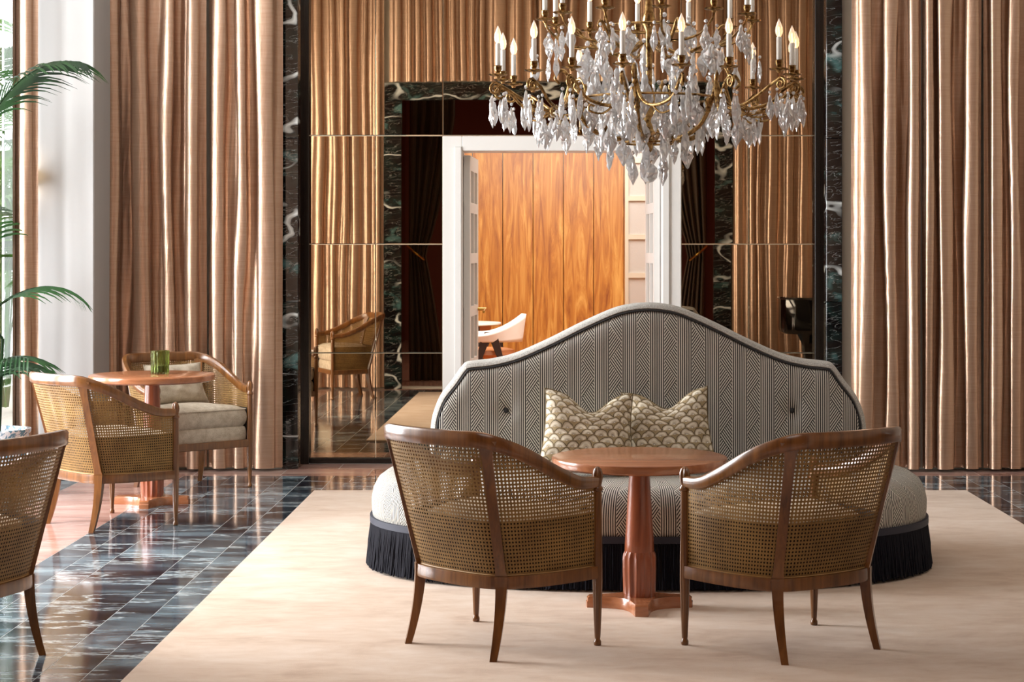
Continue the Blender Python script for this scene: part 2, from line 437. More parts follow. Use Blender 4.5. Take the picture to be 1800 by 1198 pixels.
# ------------------------------------------------------------------ mesh helpers
class MB:
    def __init__(s): s.v = []; s.f = []; s.uv = []          # uv: per-loop list parallel to faces (or None)
    def face(s, idx, uv=None): s.f.append(tuple(idx)); s.uv.append(uv)
    def box(s, x0, x1, y0, y1, z0, z1):
        b = len(s.v)
        s.v += [(x0, y0, z0), (x1, y0, z0), (x1, y1, z0), (x0, y1, z0), (x0, y0, z1), (x1, y0, z1), (x1, y1, z1), (x0, y1, z1)]
        for q in ((0, 3, 2, 1), (4, 5, 6, 7), (0, 1, 5, 4), (1, 2, 6, 5), (2, 3, 7, 6), (3, 0, 4, 7)):
            s.face([b + i for i in q])
        return s
    def bbox(s, x0, x1, y0, y1, z0, z1, c=0.004):
        # box with chamfered vertical and top edges
        rings = [(c, z0), (0, z0 + c), (0, z1 - c), (c, z1)]
        out = []
        for ins, z in rings:
            a0, a1, b0, b1 = x0 + ins, x1 - ins, y0 + ins, y1 - ins
            out.append([(a0 + c, b0, z), (a1 - c, b0, z), (a1, b0 + c, z), (a1, b1 - c, z), (a1 - c, b1, z), (a0 + c, b1, z), (a0, b1 - c, z), (a0, b0 + c, z)])
        s.rings(out)
        return s
    def rings(s, rs, closed=True, cap0=True, cap1=True, uvs=None):
        b = len(s.v); n = len(rs[0])
        for r in rs: s.v += [tuple(p) for p in r]
        m = n if closed else n - 1
        for i in range(len(rs) - 1):
            for j in range(m):
                k = (j + 1) % n
                q = [b + i * n + j, b + i * n + k, b + (i + 1) * n + k, b + (i + 1) * n + j]
                u = None
                if uvs:
                    jj = j + 1
                    u = [uvs(i, j), uvs(i, jj), uvs(i + 1, jj), uvs(i + 1, j)]
                s.face(q, u)
        if closed and cap0: s.face([b + j for j in reversed(range(n))], [uvs(0, j) for j in reversed(range(n))] if uvs else None)
        if closed and cap1:
            e = b + (len(rs) - 1) * n
            s.face([e + j for j in range(n)], [uvs(len(rs) - 1, j) for j in range(n)] if uvs else None)
        return s
    def lathe(s, prof, cx=0, cy=0, n=20, flute=0, fd=0.0, fz=None):
        rs = []
        for r, z in prof:
            ring = []
            for j in range(n):
                a = 2 * PI * j / n
                rr = r
                if flute and (fz is None or fz[0] <= z <= fz[1]):
                    rr = r - fd * (0.5 - 0.5 * math.cos(a * flute)) ** 0.6
                ring.append((cx + rr * math.cos(a), cy + rr * math.sin(a), z))
            rs.append(ring)
        return s.rings(rs)
    def tube(s, pts, rad, n=8, caps=True):
        pts = [Vector(p) for p in pts]
        rs = []
        prev = None
        for i, p in enumerate(pts):
            t = (pts[min(i + 1, len(pts) - 1)] - pts[max(i - 1, 0)])
            t.normalize()
            if prev is None:
                up = Vector((0, 0, 1)) if abs(t.z) < 0.9 else Vector((1, 0, 0))
                a = t.cross(up).normalized()
            else:
                a = (prev - t * prev.dot(t))
                a = a.normalized() if a.length > 1e-6 else prev
            prev = a
            b = t.cross(a)
            r = rad(i / (len(pts) - 1)) if callable(rad) else rad
            rs.append([p + (a * math.cos(2 * PI * j / n) + b * math.sin(2 * PI * j / n)) * r for j in range(n)])
        return s.rings(rs, cap0=caps, cap1=caps)
    def sweep(s, pts, prof, size=None):
        # prof: (side, up) pairs; the section stays upright (up = world z)
        pts = [Vector(p) for p in pts]
        rs = []
        for i, p in enumerate(pts):
            t = pts[min(i + 1, len(pts) - 1)] - pts[max(i - 1, 0)]
            t.normalize()
            sd = t.cross(Vector((0, 0, 1))).normalized()
            up = sd.cross(t).normalized()
            k = size(i / (len(pts) - 1)) if size else (1, 1)
            rs.append([p + sd * (a * k[0]) + up * (b * k[1]) for a, b in prof])
        return s.rings(rs)
    def grid(s, P, nu, nv, uvf=None, flip=False):
        b = len(s.v)
        for i in range(nu + 1):
            for j in range(nv + 1):
                s.v.append(tuple(P(i / nu, j / nv)))
        for i in range(nu):
            for j in range(nv):
                q = [(i, j), (i + 1, j), (i + 1, j + 1), (i, j + 1)]
                if flip: q.reverse()
                s.face([b + a * (nv + 1) + c for a, c in q], [uvf(a / nu, c / nv) for a, c in q] if uvf else None)
        return s
    def mesh(s, name, smooth=False, mats=None):
        me = bpy.data.meshes.new(name)
        me.from_pydata([tuple(p) for p in s.v], [], s.f)
        if any(u is not None for u in s.uv):
            lay = me.uv_layers.new(name='UVMap')
            k = 0
            for f, u in zip(s.f, s.uv):
                for i in range(len(f)):
                    if u is not None: lay.data[k].uv = u[i]
                    k += 1
        if smooth:
            me.polygons.foreach_set('use_smooth', [True] * len(me.polygons))
            if smooth != 'all':
                me.set_sharp_from_angle(angle=math.radians(smooth if smooth is not True else 40))
        for m in (mats or []): me.materials.append(m)
        me.update()
        return me

def link(name, me, parent=None, loc=(0, 0, 0), rot=(0, 0, 0)):
    o = bpy.data.objects.new(name, me)
    COL.objects.link(o)
    o.location = loc; o.rotation_euler = rot
    if parent is not None: o.parent = parent
    return o
def obj(name, mb, mat, parent=None, smooth=False, loc=(0, 0, 0), rot=(0, 0, 0)):
    return link(name, mb.mesh(name, smooth, [M[mat] if isinstance(mat, str) else mat]), parent, loc, rot)
def tag(o, label, cat, group=None):
    o['label'] = label; o['category'] = cat
    if group: o['group'] = group
    return o
def struct(o, label=None):
    o['kind'] = 'structure'
    if label: o['label'] = label
    return o
def thing(name, label, cat, loc=(0, 0, 0), rotz=0.0, group=None):
    o = bpy.data.objects.new(name, None)
    o.empty_display_size = 0.1
    COL.objects.link(o)
    o.location = loc; o.rotation_euler = (0, 0, rotz)
    return tag(o, label, cat, group)
def dup(root, loc, rotz, label=None, group=None):
    kids = {}
    for c in bpy.data.objects:
        if c.parent: kids.setdefault(c.parent, []).append(c)
    def cp(o, parent):
        c = o.copy(); COL.objects.link(c); c.parent = parent
        for k in kids.get(o, []): cp(k, c)
        return c
    r = cp(root, None)
    r.location = loc; r.rotation_euler = (0, 0, rotz)
    if label: r['label'] = label
    if group: r['group'] = group
    return r
def catmull(pts, n):
    pts = [Vector(p) for p in pts]
    P = [2 * pts[0] - pts[1]] + pts + [2 * pts[-1] - pts[-2]]
    out = []
    segs = len(pts) - 1
    for i in range(n + 1):
        t = i / n * segs
        k = min(int(t), segs - 1); t -= k
        a, b, c, d = P[k:k + 4]
        out.append(0.5 * ((2 * b) + (c - a) * t + (2 * a - 5 * b + 4 * c - d) * t * t + (3 * b - a - 3 * c + d) * t ** 3))
    return out
def heading(hx, hy): return math.atan2(-hx, hy)

# ------------------------------------------------------------------ the room
PX = 0.026                        # the doorway's axis
YW, YM = 11.80, 12.10             # face of the marble portal, mirror plane
IN, OUTW = 1.71, 1.812            # portal half widths
PTOP = 3.16
YF = 5.10                         # face of the wall that the camera looks through
XL, XR, ZC = -4.7, 5.2, 4.25

struct(obj('floor', MB().box(XL, XR, YF - 0.4, YM + 0.2, -0.12, -0.0007), 'grout'), 'marble tiled floor')
FLOOR = bpy.data.objects['floor']
tile_cache = {}
def tile(x0, x1, y0, y1, mat, nm='marble_tile'):
    g = 0.0015
    w, d = round(x1 - x0, 4), round(y1 - y0, 4)
    k = (w, d, mat)
    if k not in tile_cache:
        tile_cache[k] = MB().box(-w / 2 + g, w / 2 - g, -d / 2 + g, d / 2 - g, -0.02, 0.0).mesh(nm, False, [M[mat]])
    link(nm, tile_cache[k], FLOOR, ((x0 + x1) / 2, (y0 + y1) / 2, 0))
def course_y(x0, x1, y0, y1, L, shift, mat):
    y = y0
    first = L * shift if shift > 0 else L
    while y < y1 - 1e-4:
        e = min(y + first, y1); first = L
        if y1 - e < 0.08: e = y1
        tile(x0, x1, y, e, mat); y = e
def course_x(x0, x1, y0, y1, L, shift, mat):
    x = x0
    first = L * shift if shift > 0 else L
    while x < x1 - 1e-4:
        e = min(x + first, x1); first = L
        if x1 - e < 0.08: e = x1
        tile(x, e, y0, y1, mat); x = e
RUG = (-1.43, 2.39, 5.72, 10.66)
LX = [-2.35, -2.195, -2.04, -1.73, -1.573, -1.40]
RX = [2.36, 2.535, 2.69, 3.00, 3.155, 3.31]
BY = [10.63, 10.82, 11.12, 11.28, 11.42]
for i in range(5):
    course_y(LX[i], LX[i + 1], 5.3, 11.42 if i == 0 else 11.42, 1.24, (0.5, 0.9, 0.35, 0.7, 0.2)[i], 'dark_tile')
    course_y(RX[i], RX[i + 1], 5.3, 11.42, 1.24, (0.3, 0.8, 0.5, 0.15, 0.6)[i], 'dark_tile')
for i in range(4):
    course_x(LX[5], RX[0], BY[i], BY[i + 1], 0.62, (0.4, 0.8, 0.2, 0.6)[i], 'dark_tile')
course_x(LX[5], RX[0], 5.3, 5.80, 0.62, 0.5, 'dark_tile')
course_x(XL, XR, 11.42, 11.78, 0.55, 0.37, 'pink_tile')
course_x(-1.75, 1.80, 11.78, 12.06, 0.55, 0.6, 'pink_tile')
course_x(XL, XR, 5.10, 5.3, 0.55, 0.37, 'pink_tile')
course_y(-2.93, LX[0], 5.3, 11.42, 0.62, 0.72, 'pink_tile')
course_y(-3.24, -2.93, 5.3, 11.42, 0.62, 0.3, 'dark_tile')
course_y(-3.86, -3.24, 5.3, 11.42, 0.62, 0.6, 'dark_tile')
course_y(-4.48, -3.86, 5.3, 11.42, 0.62, 0.5, 'pink_tile')
course_y(XL, -4.48, 5.3, 11.42, 0.62, 0.5, 'pink_tile')
for x in (3.31, 3.93, 4.55): course_y(x, min(x + 0.62, XR), 5.3, 11.42, 0.62, 0.5, 'pink_tile')
course_y(5.17, XR, 5.3, 11.42, 0.62, 0.5, 'pink_tile')

# rug
rb = MB()
x0, x1, y0, y1 = RUG
rb.rings([[(x0 + i, y0 + i, z), (x1 - i, y0 + i, z), (x1 - i, y1 - i, z), (x0 + i, y1 - i, z)] for i, z in ((0, 0.0), (0, 0.008), (0.004, 0.012))])
tag(obj('carpet', rb, 'rug'), 'large peach beige carpet laid inside the dark marble border', 'carpet')

# walls
struct(obj('ceiling', MB().box(XL, XR, YF - 0.3, YM + 0.2, ZC, ZC + 0.15), 'ceiling_white'))
wl = MB()
ys = [YF - 0.3] + [v for a, b, _ in WIN_L for v in (a, b)] + [YM + 0.2]
for i in range(0, len(ys), 2):
    wl.box(XL - 0.25, XL, ys[i], ys[i + 1], -0.1, ZC)
for a, b, _ in WIN_L:
    wl.box(XL - 0.25, XL, a, b, -0.1, 0.25); wl.box(XL - 0.25, XL, a, b, 3.55, ZC)
struct(obj('wall_left', wl, 'white_paint'))
struct(obj('wall_right', MB().box(XR, XR + 0.2, YF - 0.3, YM + 0.2, -0.1, ZC), 'cream_wall'))
wb = MB()
wb.box(-3.42, PX - OUTW + 0.02, YW + 0.02, YM + 0.2, -0.1, ZC)
wb.box(PX + OUTW - 0.02, XR, YW + 0.02, YM + 0.2, -0.1, ZC)
wb.box(PX - OUTW, PX + OUTW, YW + 0.02, YM + 0.2, PTOP + 0.16, ZC)
wb.box(XL, -3.42, YW + 0.02, YM + 0.2, 3.45, ZC)
wb.box(XL, -3.42, YW + 0.02, YM + 0.2, -0.1, 0.10)
struct(obj('wall_back', wb, 'cream_wall'))
wf = MB()
wf.box(XL, PX - IN, YF - 0.3, YF, -0.1, ZC)
wf.box(PX + IN, XR, YF - 0.3, YF, -0.1, ZC)
wf.box(PX - IN, PX + IN, YF - 0.3, YF, PTOP - 0.11, ZC)
struct(obj('wall_front', wf, 'cream_wall'))
struct(obj('wall_pillar', MB().bbox(-3.30, -2.856, 11.2, 11.62, 0.0, ZC, 0.006), 'pillar_paint'), 'white square pillar between window and curtains')

def window(n, plane, a0, a1, z0, z1, at, vert=2, hor=3):
    w = bpy.data.objects.new('window_%d' % n, None); COL.objects.link(w); struct(w)
    fr = MB()
    t = 0.045
    def bar(u0, u1, p0, p1, d):
        if plane == 'x': fr.box(at - d, at + d, u0, u1, p0, p1)
        else: fr.box(u0, u1, at - d, at + d, p0, p1)
    bar(a0, a0 + t, z0, z1, 0.04); bar(a1 - t, a1, z0, z1, 0.04)
    bar(a0 + t, a1 - t, z0, z0 + t, 0.04); bar(a0 + t, a1 - t, z1 - t, z1, 0.04)
    cs = [a0 + t + (a1 - a0 - 2 * t) * i / vert for i in range(vert + 1)]
    rs = [z0 + t + (z1 - z0 - 2 * t) * i / hor for i in range(hor + 1)]
    for c in cs[1:-1]: bar(c - 0.015, c + 0.015, z0 + t, z1 - t, 0.025)
    for r in rs[1:-1]: bar(a0 + t, a1 - t, r - 0.012, r + 0.012, 0.02)
    obj('window_frame', fr, 'frame_bronze', w)
    for i in range(vert):
        for j in range(hor):
            p = MB()
            u0, u1, p0, p1 = cs[i] + 0.01, cs[i + 1] - 0.01, rs[j] + 0.008, rs[j + 1] - 0.008
            if plane == 'x': p.box(at - 0.003, at + 0.003, u0, u1, p0, p1)
            else: p.box(u0, u1, at - 0.003, at + 0.003, p0, p1)
            obj('pane', p, 'pane', w)
for i, (a, b, _) in enumerate(WIN_L):
    window(i + 2, 'x', a, b, 0.25, 3.55, XL - 0.12, 2, 3)
window(1, 'y', XL + 0.02, -3.42, 0.10, 3.45, YW + 0.12, 2, 1)

# marble portals (far one in view, near one seen in the mirrors)
def portal(n, ya, yb, half_in, half_out, top):
    t = bpy.data.objects.new('trim_%d' % n, None); COL.objects.link(t); struct(t, 'black veined marble portal surround')
    for s in (-1, 1):
        xa, xb = sorted((PX + s * half_in, PX + s * half_out))
        zs = [0.0, 1.08, 2.14, top - (half_out - half_in)]
        for k in range(3):
            b = MB().bbox(-(xb - xa) / 2, (xb - xa) / 2, -(yb - ya) / 2, (yb - ya) / 2, 0, zs[k + 1] - zs[k] - 0.001, 0.003)
            obj('marble_slab', b, 'black_marble', t, loc=((xa + xb) / 2, (ya + yb) / 2, zs[k]))
    hz = top - (half_out - half_in)
    for k in range(2):
        b = MB().bbox(-half_out / 2, half_out / 2, -(yb - ya) / 2, (yb - ya) / 2, 0, top - hz, 0.003)
        obj('marble_slab', b, 'black_marble', t, loc=(PX + (k - 0.5) * half_out, (ya + yb) / 2, hz))
portal(1, YW - 0.02, YW + 0.06, IN, OUTW, PTOP + 0.2)
portal(2, YF, YF + 0.06, IN - 0.03, OUTW + 0.05, PTOP)

# mirror recess
mw = bpy.data.objects.new('wall_mirror', None); COL.objects.link(mw); struct(mw, 'recess lined with bronze tinted mirror panels')
bk = MB()
DO = 0.792                                    # door casing half width
bk.box(PX - IN, PX - DO, YM + 0.012, YM + 0.03, 0, PTOP + 0.15)
bk.box(PX + DO, PX + IN, YM + 0.012, YM + 0.03, 0, PTOP + 0.15)
bk.box(PX - DO, PX + DO, YM + 0.012, YM + 0.03, 2.176, PTOP + 0.15)
obj('backing', bk, 'joint_light', mw)
rows = [0.035, 0.732, 1.455, 2.176, 3.24]
def panel(x0, x1, z0, z1, rx, rz):
    g = 0.0012
    w, h = (x1 - x0) / 2 - g, (z1 - z0) / 2 - g
    c = 0.003
    b = MB()
    b.rings([[(-w, 0.006, -h), (w, 0.006, -h), (w, 0.006, h), (-w, 0.006, h)],
             [(-w, 0.0, -h), (w, 0.0, -h), (w, 0.0, h), (-w, 0.0, h)],
             [(-w + c, -0.0008, -h + c), (w - c, -0.0008, -h + c), (w - c, -0.0008, h - c), (-w + c, -0.0008, h - c)]])
    obj('mirror_panel', b, 'mirror', mw, loc=((x0 + x1) / 2, YM, (z0 + z1) / 2), rot=(math.radians(rx), 0, math.radians(rz)))
cols = [(-IN + 0.03, -1.24), (-1.24, -DO), (DO, 1.24), (1.24, IN - 0.03)]
tilt = {0: (0, 0.0), 1: (0, -0.05), 2: (0, 0.30), 3: (0, 0.12)}
rowt = [-0.10, -0.13, -0.05, 0.04]
jit = random.Random(3)
for ci, (a, b) in enumerate(cols):
    for ri in range(4):
        panel(PX + a, PX + b, rows[ri], rows[ri + 1], (-0.16, 0.0, 0.0, 0.0)[ri] + jit.uniform(-0.02, 0.02), tilt[ci][1] + jit.uniform(-0.05, 0.05))
for ri in (3,):
    panel(PX - DO, PX + DO, rows[ri], rows[ri + 1], 0.03, 0.0)
for s in (-1, 1):
    xe = PX + s * (IN - 0.004)
    for ri in range(4):
        b = MB().box(min(xe, xe + s * 0.006), max(xe, xe + s * 0.006), YW + 0.065, YM - 0.05, (rows[ri] + 0.001) if ri else 0.0, rows[ri + 1] - 0.001)
        obj('mirror_panel', b, 'mirror', mw)
    xa, xb = sorted((PX + s * (IN + 0.003), PX + s * (OUTW - 0.021)))
    obj('reveal_backing', MB().box(xa, xb, YW + 0.061, YM + 0.03, 0, PTOP + 0.15), 'black_metal', mw)
    xa, xb = sorted((PX + s * (IN - 0.035), PX + s * IN))
    obj('corner_post', MB().bbox(xa, xb, YM - 0.05, YM - 0.004, 0.0, PTOP + 0.09, 0.003), 'black_metal', mw)
for xa, xb in ((-IN, -DO), (DO, IN)):
    obj('base_rail', MB().bbox(PX + xa + 0.036, PX + xb, YM - 0.03, YM + 0.004, 0.0, 0.034, 0.003), 'black_metal', mw)

# doorway
door = bpy.data.objects.new('door_1', None); COL.objects.link(door); struct(door, 'white double doorway with glazed leaves standing open')
DI, DT = 0.662, 2.074
cs_ = MB()
for s in (-1, 1):
    xa, xb = sorted((PX + s * DI, PX + s * DO))
    cs_.bbox(xa, xb, YM - 0.025, YM + 0.26, 0.0, 2.172, 0.004)
    xa, xb = sorted((PX + s * (DI + 0.004), PX + s * (DI + 0.05)))
    cs_.bbox(xa, xb, YM - 0.04, YM - 0.02, 0.0, 2.10, 0.004)
cs_.bbox(PX - DI, PX + DI, YM - 0.025, YM + 0.26, DT, 2.172, 0.004)
obj('door_casing', cs_, 'white_paint', door)
def leaf(hx, hy, rotz, mirrored):
    W, H = 0.645, 2.05
    b = MB()
    t = 0.02
    st = 0.085
    rails = [0.0, 0.22, 0.64, 1.0, 1.36, 1.70, H]
    for xa, xb in ((0, st), (W - st, W), (W / 2 - 0.02, W / 2 + 0.02)):
        b.box(xa, xb, -t, t, 0.01, H)
    for k, z in enumerate(rails):
        za, zb = (0.01, 0.2) if k == 0 else ((H - 0.10, H) if k == len(rails) - 1 else (z - 0.035, z + 0.035))
        for xa, xb in ((st, W / 2 - 0.02), (W / 2 + 0.02, W - st)):
            b.box(xa, xb, -t, t, za, zb)
    lf = obj('door_leaf', b, 'white_paint', door, loc=(hx, hy, 0), rot=(0, 0, rotz))
    for k in range(len(rails) - 1):
        for xa, xb in ((st, W / 2 - 0.02), (W / 2 + 0.02, W - st)):
            obj('pane', MB().box(xa, xb, -0.003, 0.003, rails[k] + (0.2 if k == 0 else 0.035), rails[k + 1] - 0.035), 'pane', lf)
    sg = -1 if not mirrored else 1
    h = MB()
    h.tube([(W - 0.045, sg * t, 1.0), (W - 0.045, sg * (t + 0.06), 1.0)], 0.011, 8)
    h.tube([(W - 0.045, sg * (t + 0.05), 1.0), (W - 0.09, sg * (t + 0.055), 1.0), (W - 0.15, sg * (t + 0.05), 0.985)], 0.009, 8)
    h.lathe([(0.02, 0)], 0, 0, 8) if False else None
    obj('handle', h, 'gold', lf, smooth=True)
leaf(PX - DI + 0.025, YM + 0.10, math.radians(87.5), False)
leaf(PX + DI - 0.025, YM + 0.10, math.radians(92.5), True)

# room beyond the doorway
struct(obj('floor_beyond', MB().box(-3.2, 3.2, YM + 0.2, 20.0, -0.1, 0.0), 'tan_leather'))
struct(obj('ceiling_beyond', MB().box(-3.2, 3.2, YM + 0.2, 20.0, 3.0, 3.1), 'ceiling_white'))
struct(obj('wall_beyond_left', MB().box(-3.3, -3.2, YM + 0.2, 20.0, 0, 3.0), 'white_paint'))
struct(obj('wall_beyond_right', MB().box(3.2, 3.3, YM + 0.2, 20.0, 0, 3.0), 'white_paint'))
fw = struct(obj('wall_beyond_back', MB().box(-3.2, 3.2, 19.53, 19.65, 0, 3.0), 'black_metal'), 'honey wood panelled wall beyond the doorway')
pw_ = 0.3245
pm = MB().bbox(-pw_ / 2 + 0.003, pw_ / 2 - 0.003, -0.03, 0, 0, 2.98, 0.003).mesh('wood_panel', False, [M['panel_wood']])
xs0 = (830.5 - VPX) / F_PX * 19.5
for k in range(-6, 13):
    xc = xs0 + pw_ * (k + 0.5)
    if -3.0 < xc < 3.0: link('wood_panel', pm, fw, (xc, 19.53, 0.01))
# textured glass screen standing beyond the right leaf
scr = thing('glass_screen', 'textured glass screen in a pale frame beyond the doorway', 'screen', (0.0, 15.4, 0))
fb = MB()
sx0, sx1 = 0.565, 1.25
for a, b in ((sx0, sx0 + 0.03), (sx1 - 0.03, sx1)): fb.box(a, b, -0.02, 0.02, 0, 2.6)
zr = [0.04, 0.55, 0.87, 1.20, 1.525, 1.85, 2.17, 2.57]
for z in zr: fb.box(sx0 + 0.03, sx1 - 0.03, -0.02, 0.02, z - 0.02, z + 0.02)
obj('frame', fb, 'joint_light', scr)
for k in range(len(zr) - 1):
    obj('pane', MB().box(sx0 + 0.03, sx1 - 0.03, -0.004, 0.004, zr[k] + 0.02, zr[k + 1] - 0.02), 'frost', scr)

# lobby behind the camera (seen only in the mirrors)
struct(obj('floor_lobby', MB().box(-2.4, 2.4, -4.0, YF - 0.4, -0.1, 0.0), 'pink_tile'))
struct(obj('ceiling_lobby', MB().box(-2.4, 2.4, -4.0, YF - 0.3, 4.0, 4.1), 'ceiling_white'))
struct(obj('wall_lobby_left', MB().box(-2.5, -2.4, -4.0, YF - 0.3, 0, 4.1), 'lobby_red'))
struct(obj('wall_lobby_right', MB().box(2.4, 2.5, -4.0, YF - 0.3, 0, 4.1), 'lobby_red'))
struct(obj('wall_lobby_back', MB().box(-2.5, 2.5, -4.1, -4.0, 0, 4.1), 'lobby_red'))

# ------------------------------------------------------------------ curtains
def drape(name, x0, x1, y, z0, z1, folds, amp, seed, mat='curtain', face=-1, pull=None, nz=26):
    r = random.Random(seed)
    per = 26
    nu = max(40, int(folds * per))
    # irregular fold phases
    w = [r.choice([0.55, 0.8, 1.0, 1.3, 1.7]) for _ in range(int(round(folds)))]
    tot = sum(w)
    acc = [0]
    for q in w: acc.append(acc[-1] + q / tot)
    am = [r.uniform(0.6, 1.2) * (q ** 0.5) for q in w]
    sk = [r.uniform(-0.5, 0.5) for _ in w]
    ph2 = [r.uniform(0, 6.28) for _ in w]
    wob = [r.uniform(0, 6.28) for _ in range(6)]
    def P(u, v):
        z = z0 + (z1 - z0) * v
        uu = u + (0.55 / max(folds, 2)) * (0.16 * math.sin(1.9 * z + wob[0] + 6 * u) + 0.07 * math.sin(4.3 * z + wob[1] + 19 * u)) * math.sin(PI * u)
        uu = min(max(uu, 0), 0.99999)
        k = 0
        while acc[k + 1] < uu: k += 1
        t = (uu - acc[k]) / (acc[k + 1] - acc[k])
        a0, a1 = am[k], am[min(k + 1, len(am) - 1)]
        a = amp * (a0 + (a1 - a0) * t)
        p = 2 * PI * (t + 0.09 * sk[k] * math.sin(2 * PI * t))
        ww = 0.85 + 0.15 * math.sin(1.7 * z + ph2[k])
        d = a * ww * (-math.cos(p) * 0.9 + 0.10 * math.sin(2 * p + ph2[k] + 0.5 * z))
        x = x0 + (x1 - x0) * u + 0.28 * a * math.sin(2 * p)
        if pull:
            x, d = pull(x, d, z)
        return (x, y + face * (d + amp), z)
    m = MB()
    m.grid(P, nu, nz, flip=(face > 0))
    o = obj(name, m, mat, smooth='all')
    return o
cl = 'bronze silk curtain panel'
CUR = [
    (-2.93, -2.262, 11.74, 4, 11, 'floor-length bronze silk curtain hanging just behind the white pillar'),
    (-2.25, -1.772, 11.74, 3, 12, 'floor-length bronze silk curtain beside the left marble jamb, behind the cane chair with cushions'),
    (1.885, 2.33, 11.72, 3, 13, 'floor-length bronze silk curtain beside the right marble jamb of the portal'),
    (2.34, 2.72, 11.72, 3, 14, 'narrow bronze silk curtain, second from the right marble jamb'),
    (2.73, 3.35, 11.72, 4, 15, 'bronze silk curtain, third from the right marble jamb'),
    (3.36, 4.2, 11.72, 6, 16, 'bronze silk curtain, fourth from the right marble jamb'),
    (4.2, 5.1, 11.72, 6, 17, 'bronze silk curtain in the far corner, fifth from the right marble jamb'),
]
for a, b, y, nf, sd, lb in CUR:
    tag(drape('curtain', a, b, y, 0.02, 4.2, nf, 0.075, sd), lb, 'curtain', 'silk curtains on the wall with the doorway')
tag(drape('curtain', PX - OUTW, PX + OUTW, 11.66, 3.4, 4.2, 22, 0.02, 18, nz=6), 'short silk valance hanging above the far marble portal', 'curtain')
# opposite wall (seen in the mirrors)
OPP = [(-4.6, -3.2, 9, 21, 'silk curtain beside the windows on the wall facing the mirrors'), (-3.2, -1.84, 10, 22, 'silk curtain left of the near portal, reflected behind the cane chair'),
       (1.90, 3.2, 9, 23, 'silk curtain right of the near portal, reflected in the mirror beside the piano'), (3.2, 5.1, 12, 24, 'silk curtain behind the black piano')]
for a, b, nf, sd, lb in OPP:
    tag(drape('curtain', a, b, 5.13, 0.02, 4.2, nf, 0.045, sd, face=1), lb, 'curtain', 'silk curtains on the wall facing the mirrors')
tag(drape('curtain', PX - OUTW, PX + OUTW, 5.13, PTOP + 0.01, 4.2, 24, 0.04, 25, face=1, nz=8), 'short silk curtain hanging above the near marble portal, reflected above the doorway', 'curtain')
for s in (-1, 1):
    def pull(x, d, z, s=s):
        edge = PX + s * 1.72
        zt = 1.38
        if z > zt: k = 0.34 + 0.66 * min(1, (z - zt) / 1.5) ** 0.7
        else: k = 0.34 + 0.36 * min(1, (zt - z) / 1.1) ** 0.8
        return edge + (x - edge) * k, d
    xa, xb = sorted((PX + s * 1.72, PX + s * 1.18))
    o = drape('curtain', xa, xb, 3.75, 0.0, 3.15, 6, 0.04, 31 + s, 'dark_curtain', 1, pull)
    tag(o, 'dark brown curtain tied back in the near portal, on the %s side' % ('window' if s < 0 else 'piano'), 'curtain', 'tied back dark curtains')
    tb = MB()
    tb.tube([(PX + s * (1.73 - 0.19 * t), 3.85 + 0.10 * math.sin(PI * t), 1.46 - 0.16 * t) for t in [i / 10 for i in range(11)]], 0.012, 8)
    tag(obj('curtain_tie', tb, 'gold', smooth=True), 'gold cord tying back the dark curtain on the %s side' % ('window' if s < 0 else 'piano'), 'tie', 'curtain ties')
# narrow curtain at the garden window, in front of the pillar
o = drape('curtain', -3.285, -3.150, 11.04, 0.02, 4.2, 1.2, 0.03, 44)
tag(o, 'narrow gathered silk curtain beside the garden window and palm', 'curtain')
obj('edge_trim', MB().box(-3.296, -3.282, 11.0, 11.03, 0.02, 4.2), 'frame_bronze', o)
# sconce behind that curtain
sc_ = thing('wall_sconce', 'small glowing wall sconce on the white pillar behind the narrow curtain', 'lamp', (-3.235, 11.2, 1.86))
obj('bracket', MB().box(-0.02, 0.02, -0.03, 0.0, -0.05, 0.05), 'gold', sc_)
obj('shade', MB().lathe([(0.03, -0.04), (0.04, 0.06), (0.038, 0.06), (0.028, -0.04)], 0, -0.06, 16), 'sconce_shade', sc_, smooth=True)

